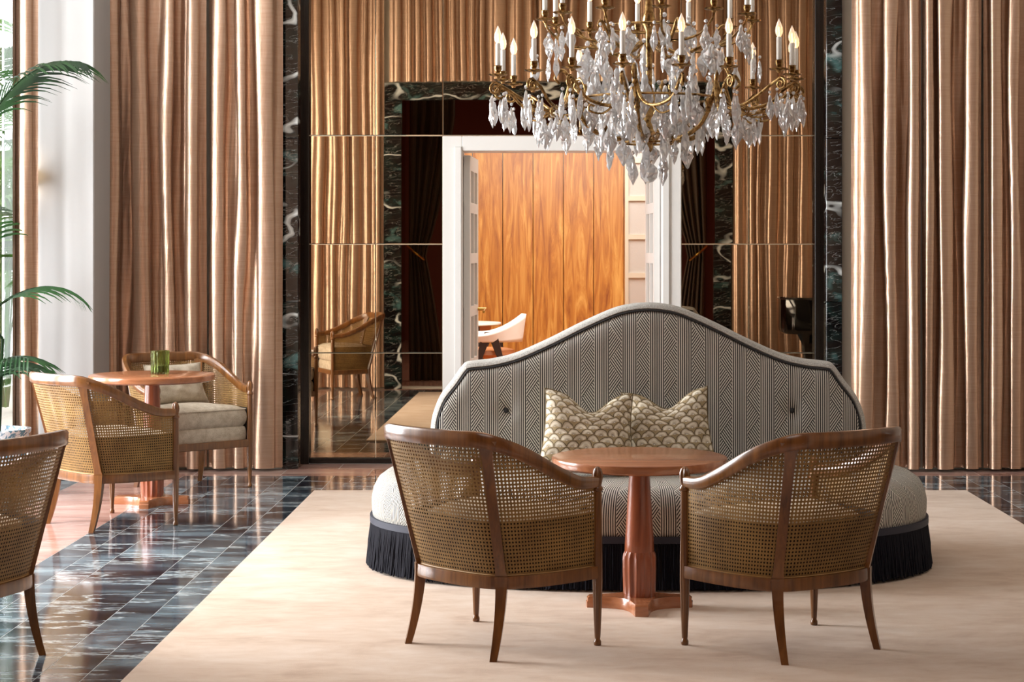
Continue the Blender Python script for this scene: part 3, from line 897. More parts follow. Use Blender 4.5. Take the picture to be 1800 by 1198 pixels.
# ------------------------------------------------------------------ cane tub chair
RAILP = [(-0.012, -0.027), (0.010, -0.027), (0.014, -0.02), (0.016, 0.018), (0.010, 0.027), (-0.010, 0.027), (-0.016, 0.018), (-0.014, -0.02)]
def make_chair(label, loc, rotz, group):
    c = thing('cane_tub_chair', label, 'chair', loc, rotz, group)
    # plan curves of one half, from the middle of the back to the front post
    BOT = [(0, -0.205, 0.262), (0.12, -0.197, 0.262), (0.205, -0.165, 0.262), (0.262, -0.06, 0.262), (0.292, 0.08, 0.262), (0.305, 0.21, 0.262)]
    TOP = [(0, -0.338, 0.765), (0.135, -0.328, 0.765), (0.245, -0.285, 0.760), (0.305, -0.175, 0.715), (0.328, -0.03, 0.640), (0.320, 0.10, 0.592), (0.307, 0.205, 0.582)]
    NB = 30
    bot = catmull(BOT, NB); top = catmull(TOP, NB)
    # index where the stile stands
    kb = min(range(NB + 1), key=lambda i: (bot[i] - Vector((0.205, -0.165, 0.262))).length)
    kt = min(range(NB + 1), key=lambda i: (top[i] - Vector((0.245, -0.285, 0.760))).length)
    mir = lambda p, s: Vector((p.x * s, p.y, p.z))
    full_t = [mir(p, -1) for p in reversed(top[1:])] + top
    full_b = [mir(p, -1) for p in reversed(bot[1:])] + bot
    obj('top_rail', MB().sweep(full_t, RAILP, lambda t: (1.0, 0.72 + 0.28 * min(1, 2.6 * min(t, 1 - t)))), 'chair_wood', c, smooth=50)
    RB = [(-0.014, -0.022), (0.014, -0.022), (0.016, -0.012), (0.014, 0.022), (-0.014, 0.022), (-0.016, -0.012)]
    obj('seat_rail', MB().sweep(full_b, RB), 'chair_wood', c, smooth=50)
    obj('front_rail', MB().bbox(-0.295, 0.295, 0.195, 0.225, 0.24, 0.284, 0.003), 'chair_wood', c)
    # front posts with carved finials
    for s in (-1, 1):
        p = MB()
        prof = [(0.011, 0.0), (0.0135, 0.004), (0.0135, 0.014), (0.0095, 0.022), (0.0105, 0.03), (0.0155, 0.14), (0.018, 0.225), (0.0175, 0.29), (0.0165, 0.40), (0.0155, 0.545), (0.0155, 0.548)]
        p.lathe(prof, 0, 0, 20, 10, 0.0022, (0.03, 0.54))
        post = obj('front_post', p, 'chair_wood', c, smooth=60, loc=(0.307 * s, 0.2165, 0))
        k = MB()
        k.lathe([(0.0155, 0.548), (0.0195, 0.553), (0.0195, 0.562), (0.014, 0.568), (0.0165, 0.580), (0.0195, 0.596), (0.019, 0.612), (0.0145, 0.626), (0.007, 0.634), (0.001, 0.636)], 0, 0, 24, 8, 0.004, (0.57, 0.63))
        obj('finial', k, 'chair_wood', post, smooth=60)
    # rear legs and back stiles
    for s in (-1, 1):
        b0 = mir(bot[kb], s); t0 = mir(top[kt], s)
        foot = Vector((0.215 * s, -0.2165, 0))
        out = Vector((0.62 * s, -0.78, 0)).normalized(); sd = Vector((-out.y, out.x, 0))
        def sect(p, w, d): return [p + sd * w + out * d, p - sd * w + out * d, p - sd * w - out * d, p + sd * w - out * d]
        rs = []
        for i in range(9):
            t = i / 8
            p = foot.lerp(Vector((b0.x, b0.y, 0.24)), 1 - (1 - t) ** 1.9)
            p.z = 0.284 * t
            w = 0.0125 + 0.0085 * t
            rs.append(sect(p, w, w * 0.95))
        obj('rear_leg', MB().rings(rs), 'chair_wood', c)
        rs = []
        NS = 14
        for i in range(NS + 1):
            t = i / NS
            p = b0.lerp(t0, t); p.z = 0.268 + (t0.z - 0.268) * t
            q = max(0.0, (t - 0.82) / 0.18); q0 = max(0.0, (0.10 - t) / 0.10)
            w = 0.0175 + 0.022 * (1 - math.sqrt(max(0, 1 - q * q))) + 0.008 * q0 * q0
            rs.append(sect(p, w, 0.012))
        obj('back_stile', MB().rings(rs), 'chair_wood', c)
    # cane panels
    def cane(bs, ts, name):
        n = len(bs) - 1
        al = [0.0]
        for i in range(n): al.append(al[-1] + ((bs[i + 1] - bs[i]).length + (ts[i + 1] - ts[i]).length) / 2)
        nv = 8
        def P(u, v):
            i = min(int(round(u * n)), n)
            a = bs[i] + Vector((0, 0, 0.018)); b = ts[i] - Vector((0, 0, 0.02))
            return a.lerp(b, v)
        def UV(u, v):
            i = min(int(round(u * n)), n)
            return (al[i], P(u, v).z)
        pn = obj(name, MB().grid(P, n, nv, UV), 'cane', c, smooth='all')
        pts = [P(i / n, 0.012) for i in range(n + 1)] + [P(1, v / 6) for v in range(1, 7)] + [P(i / n, 0.988) for i in reversed(range(n))] + [P(0, v / 6) for v in reversed(range(1, 6))]
        obj('cane_border', MB().tube(pts, 0.0028, 5), 'cane_edge', pn, smooth=True)
    def resample(pts, n):
        L = [0.0]
        for i in range(len(pts) - 1): L.append(L[-1] + (pts[i + 1] - pts[i]).length)
        out = []
        for j in range(n + 1):
            d = L[-1] * j / n; k = 0
            while k < len(L) - 2 and L[k + 1] < d: k += 1
            t = (d - L[k]) / max(1e-9, L[k + 1] - L[k])
            out.append(pts[k].lerp(pts[k + 1], min(1, t)))
        return out
    nb_half = [mir(p, -1) for p in reversed(bot[1:kb + 1])] + bot[:kb + 1]
    nt_half = [mir(p, -1) for p in reversed(top[1:kt + 1])] + top[:kt + 1]
    cane(resample(nb_half, 22), resample(nt_half, 22), 'cane_back')
    for s in (1, -1):
        cane([mir(p, s) for p in resample(bot[kb:], 22)], [mir(p, s) for p in resample(top[kt:], 22)], 'cane_side')
    # dark strip added behind the lower cane so its holes look shaded
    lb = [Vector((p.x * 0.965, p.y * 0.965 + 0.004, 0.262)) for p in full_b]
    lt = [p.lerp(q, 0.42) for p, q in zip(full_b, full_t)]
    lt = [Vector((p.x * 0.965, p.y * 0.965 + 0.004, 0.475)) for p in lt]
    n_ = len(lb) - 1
    obj('inner_shade_strip', MB().grid(lambda u, v: lb[min(int(round(u * n_)), n_)].lerp(lt[min(int(round(u * n_)), n_)], v), n_, 3), 'cane_shade', c, smooth='all')
    # upholstered deck and loose seat cushion
    def outline(ins, k, yf):
        pts = []
        src = [mir(p, -1) for p in reversed(resample(bot, 14)[1:])] + resample(bot, 14)
        cen = Vector((0, 0.02, 0))
        for p in src:
            q = Vector((p.x, p.y, 0)); d = (cen - q); d.normalize()
            pts.append(q * k + d * ins)
        pts[0].y = yf; pts[-1].y = yf
        xs = [pts[-1].x - (pts[-1].x - pts[0].x) * i / 10 for i in range(1, 10)]
        pts += [Vector((x, yf + 0.006 * (1 - (x / 0.27) ** 2), 0)) for x in xs]
        return pts
    def puff(name, z0, z1, base, mat, dome=0.0, r=0.03):
        cen = sum(base, Vector()) / len(base)
        rs = []
        prof = [(0.12, 0), (0.5, 0), (1 - r * 4, 0.0)] + [(1 - r * 4 * (1 - math.sin(a)), (1 - math.cos(a)) / 2) for a in [PI * i / 8 for i in range(1, 8)]] + [(1 - r * 4, 1.0), (0.8, 1 + dome * 0.4), (0.5, 1 + dome * 0.8), (0.12, 1 + dome)]
        for k, h in prof:
            rs.append([(cen.x + (p.x - cen.x) * k, cen.y + (p.y - cen.y) * k, z0 + (z1 - z0) * h) for p in base])
        return obj(name, MB().rings(rs), mat, c, smooth='all')
    puff('seat_deck', 0.268, 0.365, outline(0.018, 1.0, 0.205), 'linen', 0.05, 0.012)
    cu = puff('seat_cushion', 0.362, 0.478, outline(0.028, 1.03, 0.212), 'linen', 0.22, 0.03)
    ob = outline(0.028, 1.03, 0.212)
    cen = sum(ob, Vector()) / len(ob)
    pipe = [(cen.x + (p.x - cen.x) * 0.975, cen.y + (p.y - cen.y) * 0.975, 0.467) for p in ob]
    obj('piping', MB().tube(pipe + [pipe[0]], 0.0035, 5), 'linen', cu, smooth=True)
    return c

ZR = 0.012
GRP = 'cane tub chairs'
chA = make_chair('cane tub chair before the settee, turned toward the low table from the window side', (-0.232, 6.528, ZR), heading(0.68, 0.735), GRP)
dup(chA, (0.827, 6.478, ZR), heading(-0.56, 0.83), 'cane tub chair before the settee, turned toward the low table away from the windows')
dup(chA, (-2.34, 9.44, 0), heading(0.707, 0.707), 'cane tub chair with golden cane, turned toward the table with the green glass')
dup(chA, (-2.22, 10.865, 0), heading(0.65, -0.76), 'cane tub chair with linen pillow, in front of the curtains behind the green glass')
dup(chA, (-2.088, 6.262, 0), heading(-0.93, 0.37), 'dark cane tub chair alone on the slate marble floor, reflected in the mirror')

# ------------------------------------------------------------------ pedestal tables
def make_table(label, loc, H, group):
    t = thing('pedestal_table', label, 'table', loc, 0.0, group)
    R_ = 0.347
    obj('table_top', MB().lathe([(0.02, H - 0.038), (R_ - 0.018, H - 0.038), (R_ - 0.004, H - 0.030), (R_, H - 0.010), (R_ - 0.002, H - 0.002), (R_ - 0.006, H), (0.02, H)], 0, 0, 72), 'table_wood', t, smooth=30)
    obj('column', MB().lathe([(0.052, 0.205), (0.0585, 0.222), (0.0575, 0.25), (0.0405, H - 0.06), (0.042, H - 0.038)], 0, 0, 32), 'column_wood', t, smooth=40)
    obj('fluted_drum', MB().lathe([(0.060, 0.042), (0.064, 0.06), (0.066, 0.14), (0.066, 0.195), (0.064, 0.208), (0.058, 0.220)], 0, 0, 112, 14, 0.007, (0.05, 0.215)), 'column_wood', t, smooth=50)
    # four-pointed base with concave sides
    def base(k, ch):
        pts = []
        for q in range(4):
            a = PI / 2 * q
            tip, hw = 0.207 * k, 0.034 * k
            d = Vector((math.cos(a), math.sin(a), 0)); n = Vector((-math.sin(a), math.cos(a), 0))
            e = Vector((math.cos(a + PI / 2), math.sin(a + PI / 2), 0))
            pts += [d * tip - n * hw * 0.75, d * (tip * 1.02), d * tip + n * hw * 0.75]
            p0 = d * tip + n * hw; p2 = e * tip - (-d) * 0 + d * hw
            mid = (d + e).normalized() * 0.098 * k
            for i in range(1, 8):
                s = i / 8
                pts.append(p0 * (1 - s) ** 2 + (mid * 2 - (p0 + p2) / 2) * 2 * s * (1 - s) + p2 * s * s)
        return pts
    rs = [[(p.x, p.y, z) for p in base(k, 0)] for k, z in ((1.0, 0.0), (1.0, 0.022), (0.985, 0.026), (0.985, 0.038), (0.95, 0.044))]
    obj('base', MB().rings(rs), 'table_wood', t, smooth=30)
    return t
make_table('low round pedestal table with fluted foot between the two foreground cane chairs', (0.321, 7.185, ZR), 0.592, 'pedestal tables')
make_table('taller round pedestal table carrying the green fluted glass', (-2.268, 10.17, 0), 0.722, 'pedestal tables')
# green fluted votive
v = thing('glass_votive', 'green fluted glass votive standing on the round table', 'glass', (-2.235, 10.22, 0.722))
obj('tumbler', MB().lathe([(0.045, 0.0), (0.051, 0.004), (0.053, 0.128), (0.050, 0.130), (0.047, 0.126), (0.045, 0.012), (0.01, 0.010)], 0, 0, 96, 16, 0.006, (0.003, 0.127)), 'green_glass', v, smooth=60)
obj('candle', MB().lathe([(0.02, 0.011), (0.03, 0.011), (0.03, 0.045), (0.004, 0.047)], 0, 0, 20), 'candle_white', v, smooth=40)

# ------------------------------------------------------------------ settee
ST = thing('settee', 'oval settee with arched back in black and white striped fabric and navy fringe', 'sofa', (0.406, 8.23, ZR))
A_, B_ = 1.235, 0.735
def oval(k, j, n=128, da=0.0):
    a = 2 * PI * j / n
    c, s = math.cos(a), math.sin(a)
    ex = 2 / 2.35
    return ((A_ + da) * k * math.copysign(abs(c) ** ex, c), (B_ + da) * k * math.copysign(abs(s) ** ex, s))
def seat():
    n = 128
    prof = [(0.97, 0.19, 0), (1.0, 0.20, 0), (1.008, 0.25, 0), (1.01, 0.30, 0), (1.0, 0.345, 0), (0.975, 0.385, 0), (0.935, 0.41, 0), (0.88, 0.420, 0), (0.7, 0.428, 0), (0.4, 0.43, 0), (0.1, 0.43, 0)]
    rs = []
    for k, z, _ in prof:
        # keep the round-over even along both axes
        off = (k - 1) * 0.85
        ring = []
        for j in range(n):
            x, y = oval(1.0, j, n)
            if k > 0.85:
                l = math.hypot(x, y); ring.append((x * (l + off) / l, y * (l + off) / l, z))
            else: ring.append((x * k, y * k, z))
        rs.append(ring)
    # arc length
    al = [0.0]
    for j in range(n):
        x, y = oval(1, j, n); x2, y2 = oval(1, (j + 1) % n, n)
        al.append(al[-1] + math.hypot(x2 - x, y2 - y))
    vl = [0.0]
    for i in range(len(prof) - 1):
        p, q = rs[i][n * 3 // 4], rs[i + 1][n * 3 // 4]
        vl.append(vl[-1] + math.dist(p, q))
    def uvs(i, j): return (al[j % (n + 1)] if j <= n else al[j - n], vl[i])
    m = MB().rings(rs, uvs=uvs)
    return obj('seat', m, 'stripe', ST, smooth='all')
seat()
# fringe of separate strands
fr = MB(); n = 1500
rr = random.Random(5)
for j in range(n):
    a = j + rr.uniform(-0.3, 0.3)
    x, y = oval(1.0, a, n, 0.008); x2, y2 = oval(1.0, a, n, 0.022 + rr.uniform(-0.008, 0.010))
    xm, ym = oval(1.0, a + rr.uniform(-0.5, 0.5), n, 0.016 + rr.uniform(-0.003, 0.006))
    r0 = 0.0034
    zb = 0.006 + rr.uniform(0, 0.010)
    fr.tube([(x, y, 0.212), (xm, ym, 0.11), (x2, y2, zb)], r0, 4)
o = obj('fringe', fr, 'fringe', ST)
o['kind'] = 'stuff'
bd = [(*oval(1.0, j, 128, 0.010), 0.212) for j in range(129)]
obj('fringe_braid', MB().sweep(bd, [(-0.006, -0.014), (0.006, -0.014), (0.006, 0.014), (-0.006, 0.014)]), 'fringe_band', ST, smooth=50)
inner = MB().rings([[(*oval(0.97, j, 96), 0.0) for j in range(96)], [(*oval(0.97, j, 96), 0.20) for j in range(96)]])
obj('plinth', inner, 'black_piping', ST)
# arched back; outline read in picture pixels on the plane of the back
def bk_pt(px, py): return ((px - 1139) / F_PX * 8.20, EYE - ZR - (py - VPY) / F_PX * 8.20)
half = [(1521, 744), (1515, 718), (1504, 693), (1484, 667), (1467, 643), (1455, 635), (1413, 630), (1370, 619), (1313, 594), (1257, 566), (1200, 541), (1165, 533), (1139, 531)]
hp = [bk_pt(*p) for p in half]
hp = [(0.985, 0.36), (0.985, 0.50)] + hp
curve = catmull([(x, 0, z) for x, z in hp], 70)
outl = [(p.x, p.z) for p in curve] + [(-p.x, p.z) for p in reversed(curve[:-1])]
def inset(ol, d):
    out = []
    for i, (x, z) in enumerate(ol):
        a = ol[max(i - 1, 0)]; b = ol[min(i + 1, len(ol) - 1)]
        tx, tz = b[0] - a[0], b[1] - a[1]
        l = math.hypot(tx, tz) or 1
        out.append((x + (-tz / l) * d, z + (tx / l) * d) if True else (x, z))
    return out
inn = inset(outl, 0.034)
if inn[len(inn) // 2][1] > outl[len(outl) // 2][1]: inn = inset(outl, -0.034)
TH = 0.085
# plain padded band round the edge
band = MB()
ins2 = [tuple(p) for p in inn]
rs = []
for (xo, zo), (xi, zi) in zip(outl, ins2):
    dx, dz = xo - xi, zo - zi
    sec = []
    for a in [PI * k / 8 for k in range(9)]:
        q = math.sin(a); yy = -TH * math.cos(a)
        kk = 0.30 + 0.70 * q ** 0.6
        sec.append((xi + dx * kk, yy * 1.04, zi + dz * kk))
    sec += [(xi - dx * 0.1, TH * 0.9, zi - dz * 0.1), (xi - dx * 0.1, -TH * 0.9, zi - dz * 0.1)]
    rs.append(sec)
obj('back_band', band.rings(rs), 'chenille', ST, smooth=60)
def back_face(sgn, name):
    m = MB()
    cols_ = len(ins2); nv = 18
    zb = 0.36
    bt = [(-0.28, 0.05), (0.0, 0.1)]
    buttons = [(-0.638, 0.688), (0.641, 0.688)]
    # columns across the width, by x
    xs = sorted({round(p[0], 4) for p in ins2})
    right = sorted([p for p in ins2 if p[0] >= -1e-6], key=lambda p: p[1])
    def ztop(x):
        x = abs(x)
        best = 0.36
        pts = [p for p in ins2 if p[0] >= -1e-6]
        for i in range(len(pts) - 1):
            a, b = pts[i], pts[i + 1]
            if min(a[0], b[0]) - 1e-9 <= x <= max(a[0], b[0]) + 1e-9 and abs(a[0] - b[0]) > 1e-6:
                t = (x - a[0]) / (b[0] - a[0])
                best = max(best, a[1] + (b[1] - a[1]) * t)
        return best
    xm = max(p[0] for p in ins2) - 0.001
    NU, NV = 120, 34
    def P(u, v):
        x = -xm + 2 * xm * u
        z = zb + (ztop(x) - zb) * v
        e = min(1.0, (ztop(x) - z) / 0.10, (xm - abs(x)) / 0.10 + 0.02)
        d = TH + 0.022 * math.sqrt(max(0, 1 - (1 - max(e, 0)) ** 2)) - 0.004
        for bx, bz in buttons:
            q = math.hypot(x - bx, (z - bz))
            d -= 0.020 * math.exp(-(q / 0.035) ** 2)
        return (x, sgn * d, z)
    def UV(u, v):
        p = P(u, v); return (p[0] + 10.034, p[2])
    m.grid(P, NU, NV, UV, flip=(sgn > 0))
    pn = obj(name, m, 'stripe', ST, smooth='all')
    if sgn < 0:
        for bx, bz in buttons:
            bm = MB().lathe([(0.001, 0.009), (0.008, 0.007), (0.012, 0.002), (0.011, -0.003), (0.001, -0.004)], 0, 0, 14)
            obj('button', bm, 'black_piping', pn, smooth=True, loc=(bx, -(TH + 0.004), bz), rot=(PI / 2, 0, 0))
    pp = [(x, sgn * (TH + 0.002), z) for x, z in ins2]
    obj('piping', MB().tube(pp, 0.0055, 6), 'black_piping', pn, smooth=True)
back_face(-1, 'back_panel')
back_face(1, 'back_panel')
obj('back_core', MB().box(-0.82, 0.82, -TH * 0.85, TH * 0.85, 0.36, 0.76), 'black_piping', ST)

# scatter cushions
def pillow(label, loc, rot, w, h, t, mat, chop, group, seed, cat='cushion', name='scatter_cushion'):
    r = random.Random(seed)
    m = MB()
    N = 26
    def surf(sg):
        def P(u, v):
            a, b = 2 * u - 1, 2 * v - 1
            ex = (1 - abs(a) ** 2.4) * (1 - abs(b) ** 2.4)
            th = t * max(ex, 0) ** 0.55
            pin = 1 - 0.07 * (1 - abs(a) ** 2) * abs(b) ** 3 - 0.0
            x = a * w / 2 * (1 - 0.10 * (1 - abs(b) ** 2) * abs(a) ** 3) * (1.03 - 0.07 * b)
            z = b * h / 2 * (1 - 0.08 * (1 - abs(a) ** 2) * abs(b) ** 3)
            if chop and b > -0.2:
                q = math.exp(-((a - 0.05) / 0.42) ** 2) * ((b + 0.2) / 1.2) ** 1.6
                z -= chop * q
                th *= 1 - 0.25 * q
            wr = 0.004 * math.sin(9 * a + 4 * b + seed) + 0.003 * math.sin(13 * b - 6 * a + seed * 2)
            return (x, sg * (th + wr * max(ex, 0)), z + h / 2)
        return P
    for sg in (-1, 1):
        m.grid(surf(sg), N, N, lambda u, v: (u * w + seed * 0.37, v * h + seed * 0.11), flip=(sg > 0))
    root = thing(name, label, cat, loc, 0, group)
    root.rotation_euler = rot
    body = obj('cover', m, mat, root, smooth='all')
    P = surf(-1)
    ed = [P(u / 12, 0) for u in range(13)] + [P(1, v / 12) for v in range(1, 13)] + [P(1 - u / 12, 1) for u in range(1, 13)] + [P(0, 1 - v / 12) for v in range(1, 12)]
    ed = [(x, 0, z) for x, y, z in ed]
    obj('piping', MB().tube(ed + [ed[0]], 0.003, 5), mat, root, smooth=True)
    return root
pillow('scallop print cushion with a dented top, propped left on the settee', (0.122, 7.835, 0.445), (math.radians(-17), math.radians(4), math.radians(6)), 0.405, 0.375, 0.08, 'scallop', 0.085, 'scallop print cushions', 1)
pillow('scallop print cushion half behind its twin, nearer the right end of the settee', (0.484, 7.945, 0.445), (math.radians(-15), math.radians(-5), math.radians(-9)), 0.40, 0.37, 0.075, 'scallop', 0.075, 'scallop print cushions', 2)
pillow('small plain linen pillow leaning in the back cane chair', (-2.30, 10.985, 0.485), (math.radians(14), 0, heading(0.65, -0.76) + math.radians(180) * 0), 0.40, 0.25, 0.06, 'linen', 0.0, None, 3, 'pillow', 'lumbar_pillow')

# ------------------------------------------------------------------ chandelier
CH = thing('chandelier', 'gilt brass candle chandelier thick with cut crystal drops above the settee', 'chandelier', (0.41, 8.22, 0.0))
def polar(r, a, z): return (r * math.cos(a), r * math.sin(a), z)
stem = MB().lathe([(0.02, 1.93), (0.05, 1.95), (0.035, 1.99), (0.02, 2.03), (0.03, 2.10), (0.015, 2.16), (0.015, 2.40), (0.035, 2.44), (0.02, 2.50), (0.012, 2.6), (0.012, 3.0), (0.03, 3.04), (0.01, 3.1)], 0, 0, 16)
obj('stem', stem, 'brass', CH, smooth=50)
obj('hanging_rod', MB().tube([(0, 0, 3.08), (0, 0, 4.2)], 0.008, 8), 'brass', CH, smooth=True)
obj('ceiling_rose', MB().lathe([(0.02, 4.17), (0.05, 4.18), (0.08, 4.23), (0.08, 4.25)], 0, 0, 20), 'brass', CH, smooth=50)
for rz, zz in ((0.30, 2.10), (0.20, 2.42), (0.13, 1.90)):
    obj('ring', MB().tube([polar(rz, 2 * PI * j / 48, zz) for j in range(49)], 0.006, 6), 'brass', CH, smooth=True)
def crystal_mesh(name, outline_, thick, bead=True):
    m = MB()
    rf = random.Random(len(outline_))
    n = len(outline_)
    full = outline_ + [(-x, z) for x, z in reversed(outline_[1:-1])]
    cx = 0.0; zc = sum(z for _, z in full) / len(full)
    def lay(k, y): return [(x * k, y * rf.uniform(0.55, 1.35), zc + (z - zc) * k) for x, z in full]
    m.rings([lay(0.08, -thick * 0.9), lay(0.40, -thick), lay(0.75, -thick * 0.75), lay(1.0, 0.0), lay(0.75, thick * 0.75), lay(0.40, thick), lay(0.08, thick * 0.9)])
    if bead:
        r = 0.0085
        zb = 0.012
        rs = []
        for i in range(5):
            a = PI * i / 4
            rs.append([(max(r * math.sin(a), 0.001) * math.cos(2 * PI * j / 6), max(r * math.sin(a), 0.001) * math.sin(2 * PI * j / 6), zb - r * math.cos(a)) for j in range(6)])
        m.rings(rs)
    return m.mesh(name, False, [M['crystal']])
drop = crystal_mesh('crystal_drop', [(0, 0), (0.006, -0.006), (0.010, -0.022), (0.009, -0.030), (0.017, -0.045), (0.024, -0.068), (0.026, -0.082), (0.020, -0.096), (0.010, -0.112), (0.004, -0.124), (0, -0.130)], 0.008)
kite = crystal_mesh('crystal_drop', [(0, 0), (0.008, -0.006), (0.012, -0.020), (0.028, -0.034), (0.034, -0.052), (0.024, -0.066), (0.016, -0.080), (0.007, -0.096), (0, -0.102)], 0.009)
spear = crystal_mesh('crystal_drop', [(0, 0), (0.006, -0.010), (0.011, -0.04), (0.014, -0.075), (0.011, -0.10), (0.004, -0.125), (0, -0.13)], 0.011)
rc = random.Random(11)
n_cry = [0]
def hang(x, y, z, kind=None, s=1.0):
    me = kind or rc.choice([drop, drop, kite, spear])
    o = link('crystal_drop', me, CH, (x, y, z - 0.02), (rc.uniform(-0.06, 0.06), rc.uniform(-0.06, 0.06), rc.uniform(0, PI)))
    s *= rc.uniform(0.88, 1.1)
    o.scale = (s, s, s)
    n_cry[0] += 1
bob_me = MB().lathe([(0.008, -0.012), (0.012, -0.004), (0.040, 0.002), (0.043, 0.007), (0.036, 0.006), (0.010, 0.004)], 0, 0, 20).mesh('drip_pan', 50, [M['brass']])
cup_me = MB().lathe([(0.008, 0.0), (0.012, 0.006), (0.009, 0.012), (0.017, 0.028), (0.016, 0.040), (0.019, 0.044), (0.012, 0.044)], 0, 0, 16).mesh('candle_cup', 50, [M['brass']])
slv_me = MB().lathe([(0.011, 0.04), (0.0112, 0.14), (0.008, 0.143)], 0, 0, 14).mesh('candle_sleeve', 50, [M['candle_white']])
_bm = MB().lathe([(0.007, 0.14), (0.0145, 0.155), (0.0165, 0.168), (0.0145, 0.184), (0.008, 0.203), (0.003, 0.214), (0.0005, 0.220)], 0, 0, 14)
_nb = len(_bm.f)
_bm.tube([(0, 0, 0.145), (0.001, 0, 0.16), (-0.001, 0.001, 0.172), (0, 0, 0.184)], 0.0028, 5)
blb_me = _bm.mesh('flame_bulb', 50, [M['bulb'], M['filament']])
blb_me.polygons.foreach_set('material_index', [0 if i < _nb else 1 for i in range(len(blb_me.polygons))])
def candle(arm, r, a, z):
    p = polar(r, a, z)
    link('drip_pan', bob_me, arm, p); link('candle_cup', cup_me, arm, p)
    link('candle_sleeve', slv_me, arm, p); b = link('flame_bulb', blb_me, arm, p)
def scroll(r0, z0, sgn=1, R0=0.028, turns=1.4, n=16):
    out = []
    for i in range(n + 1):
        t = i / n
        rad = R0 * (1 - 0.75 * t)
        an = PI / 2 - sgn * 2 * PI * turns * t
        out.append((r0 + rad * math.cos(an), z0 - R0 + rad * math.sin(an)))
    return out
NA = 6
for k in range(NA):
    a0 = 2 * PI * k / NA + 0.32
    main = MB()
    path = catmull([polar(r, a0, z) for r, z in ((0.04, 1.96), (0.16, 1.915), (0.29, 1.97), (0.36, 2.09), (0.385, 2.19), (0.42, 2.215), (0.445, 2.18), (0.425, 2.155))], 30)
    main.tube(path, lambda t: 0.0125 - 0.006 * t, 8)
    main.lathe([(0.006, 2.02), (0.016, 2.035), (0.012, 2.05), (0.02, 2.075), (0.006, 2.09)], *polar(0.335, a0, 0)[:2], 12)
    arm = obj('arm', main, 'brass', CH, smooth=60)
    for q, da in enumerate((-0.36, 0.0, 0.36)):
        rr_ = 0.71 if da == 0 else 0.66
        br = MB()
        pts = [polar(0.375, a0, 2.16), polar(0.40, a0 + da * 0.2, 2.07), polar(0.46, a0 + da * 0.55, 2.035), polar(0.56, a0 + da * 0.9, 2.06), polar(rr_ - 0.025, a0 + da, 2.135)]
        sc2 = [polar(r, a0 + da, z) for r, z in scroll(rr_ + 0.01, 2.152)]
        br.tube(catmull(pts, 18)[:-1] + [Vector(p) for p in sc2], lambda t: 0.0095 - 0.004 * t, 7)
        br.tube(catmull([polar(0.45, a0 + da * 0.5, 2.04), polar(0.50, a0 + da * 0.7, 2.0), polar(0.55, a0 + da * 0.9, 2.01), polar(0.545, a0 + da * 0.9, 2.035), polar(0.525, a0 + da * 0.85, 2.03)], 12), 0.005, 6)
        b = obj('branch', br, 'brass', arm, smooth=60)
        candle(arm, rr_, a0 + da, 2.182)
        for c in range(4):
            an = a0 + da + 2 * PI * c / 4 + 0.4
            cx_, cy_, _ = polar(rr_, a0 + da, 0)
            hang(cx_ + 0.04 * math.cos(an), cy_ + 0.04 * math.sin(an), 2.135 - rc.uniform(0.0, 0.06), spear if c % 2 else drop, 0.95)
        hang(*polar(0.50, a0 + da * 0.75, 2.03), drop, 1.05)
        hang(*polar(0.44, a0 + da * 0.6, 2.03), kite, 1.0)
for k in range(6):
    a0 = 2 * PI * k / 6 + 0.85
    m = MB()
    m.tube(catmull([polar(r, a0, z) for r, z in ((0.03, 2.36), (0.14, 2.30), (0.26, 2.345), (0.33, 2.42), (0.355, 2.40), (0.34, 2.375))], 24), lambda t: 0.010 - 0.005 * t, 7)
    arm = obj('arm', m, 'brass', CH, smooth=60)
    for da in (-0.26, 0.26):
        br = MB()
        br.tube(catmull([polar(0.24, a0, 2.335), polar(0.33, a0 + da * 0.5, 2.335), polar(0.40, a0 + da * 0.9, 2.36), polar(0.455, a0 + da, 2.41), polar(0.47, a0 + da, 2.44)], 14), 0.006, 6)
        obj('branch', br, 'brass', arm, smooth=60)
        candle(arm, 0.47, a0 + da, 2.45)
        for c in range(3):
            an = a0 + da + 2 * PI * c / 3
            cx_, cy_, _ = polar(0.47, a0 + da, 0)
            hang(cx_ + 0.035 * math.cos(an), cy_ + 0.035 * math.sin(an), 2.43 - rc.uniform(0, 0.05) - (0.09 if c == 0 else 0), None, 0.95)
for rz, zz, nn, kd, s in ((0.30, 2.34, 11, kite, 1.3), (0.20, 2.44, 8, kite, 1.3), (0.27, 2.22, 13, drop, 1.3), (0.18, 2.26, 8, drop, 1.25), (0.20, 2.14, 10, kite, 1.3), (0.29, 2.10, 13, kite, 1.25), (0.25, 2.01, 13, drop, 1.25), (0.14, 2.02, 7, kite, 1.25), (0.16, 1.92, 8, kite, 1.2), (0.09, 1.87, 5, drop, 1.0)):
    ph = rc.uniform(0, 6)
    for j in range(nn):
        hang(*polar(rz + rc.uniform(-0.02, 0.02), ph + 2 * PI * j / nn, zz + rc.uniform(-0.02, 0.02)), kd, s)
# faceted ball at the bottom
m = MB()
rs = []
for i in range(7):
    a = PI * i / 6
    rs.append([(max(0.043 * math.sin(a), 0.002) * math.cos(2 * PI * (j + 0.5 * (i % 2)) / 10), max(0.043 * math.sin(a), 0.002) * math.sin(2 * PI * (j + 0.5 * (i % 2)) / 10), 1.765 - 0.045 * math.cos(a)) for j in range(10)])
m.rings(rs)
obj('crystal_ball', m, 'crystal', CH)
obj('finial_rod', MB().lathe([(0.006, 1.80), (0.012, 1.82), (0.006, 1.85), (0.02, 1.88), (0.012, 1.935)], 0, 0, 12), 'brass', CH, smooth=50)

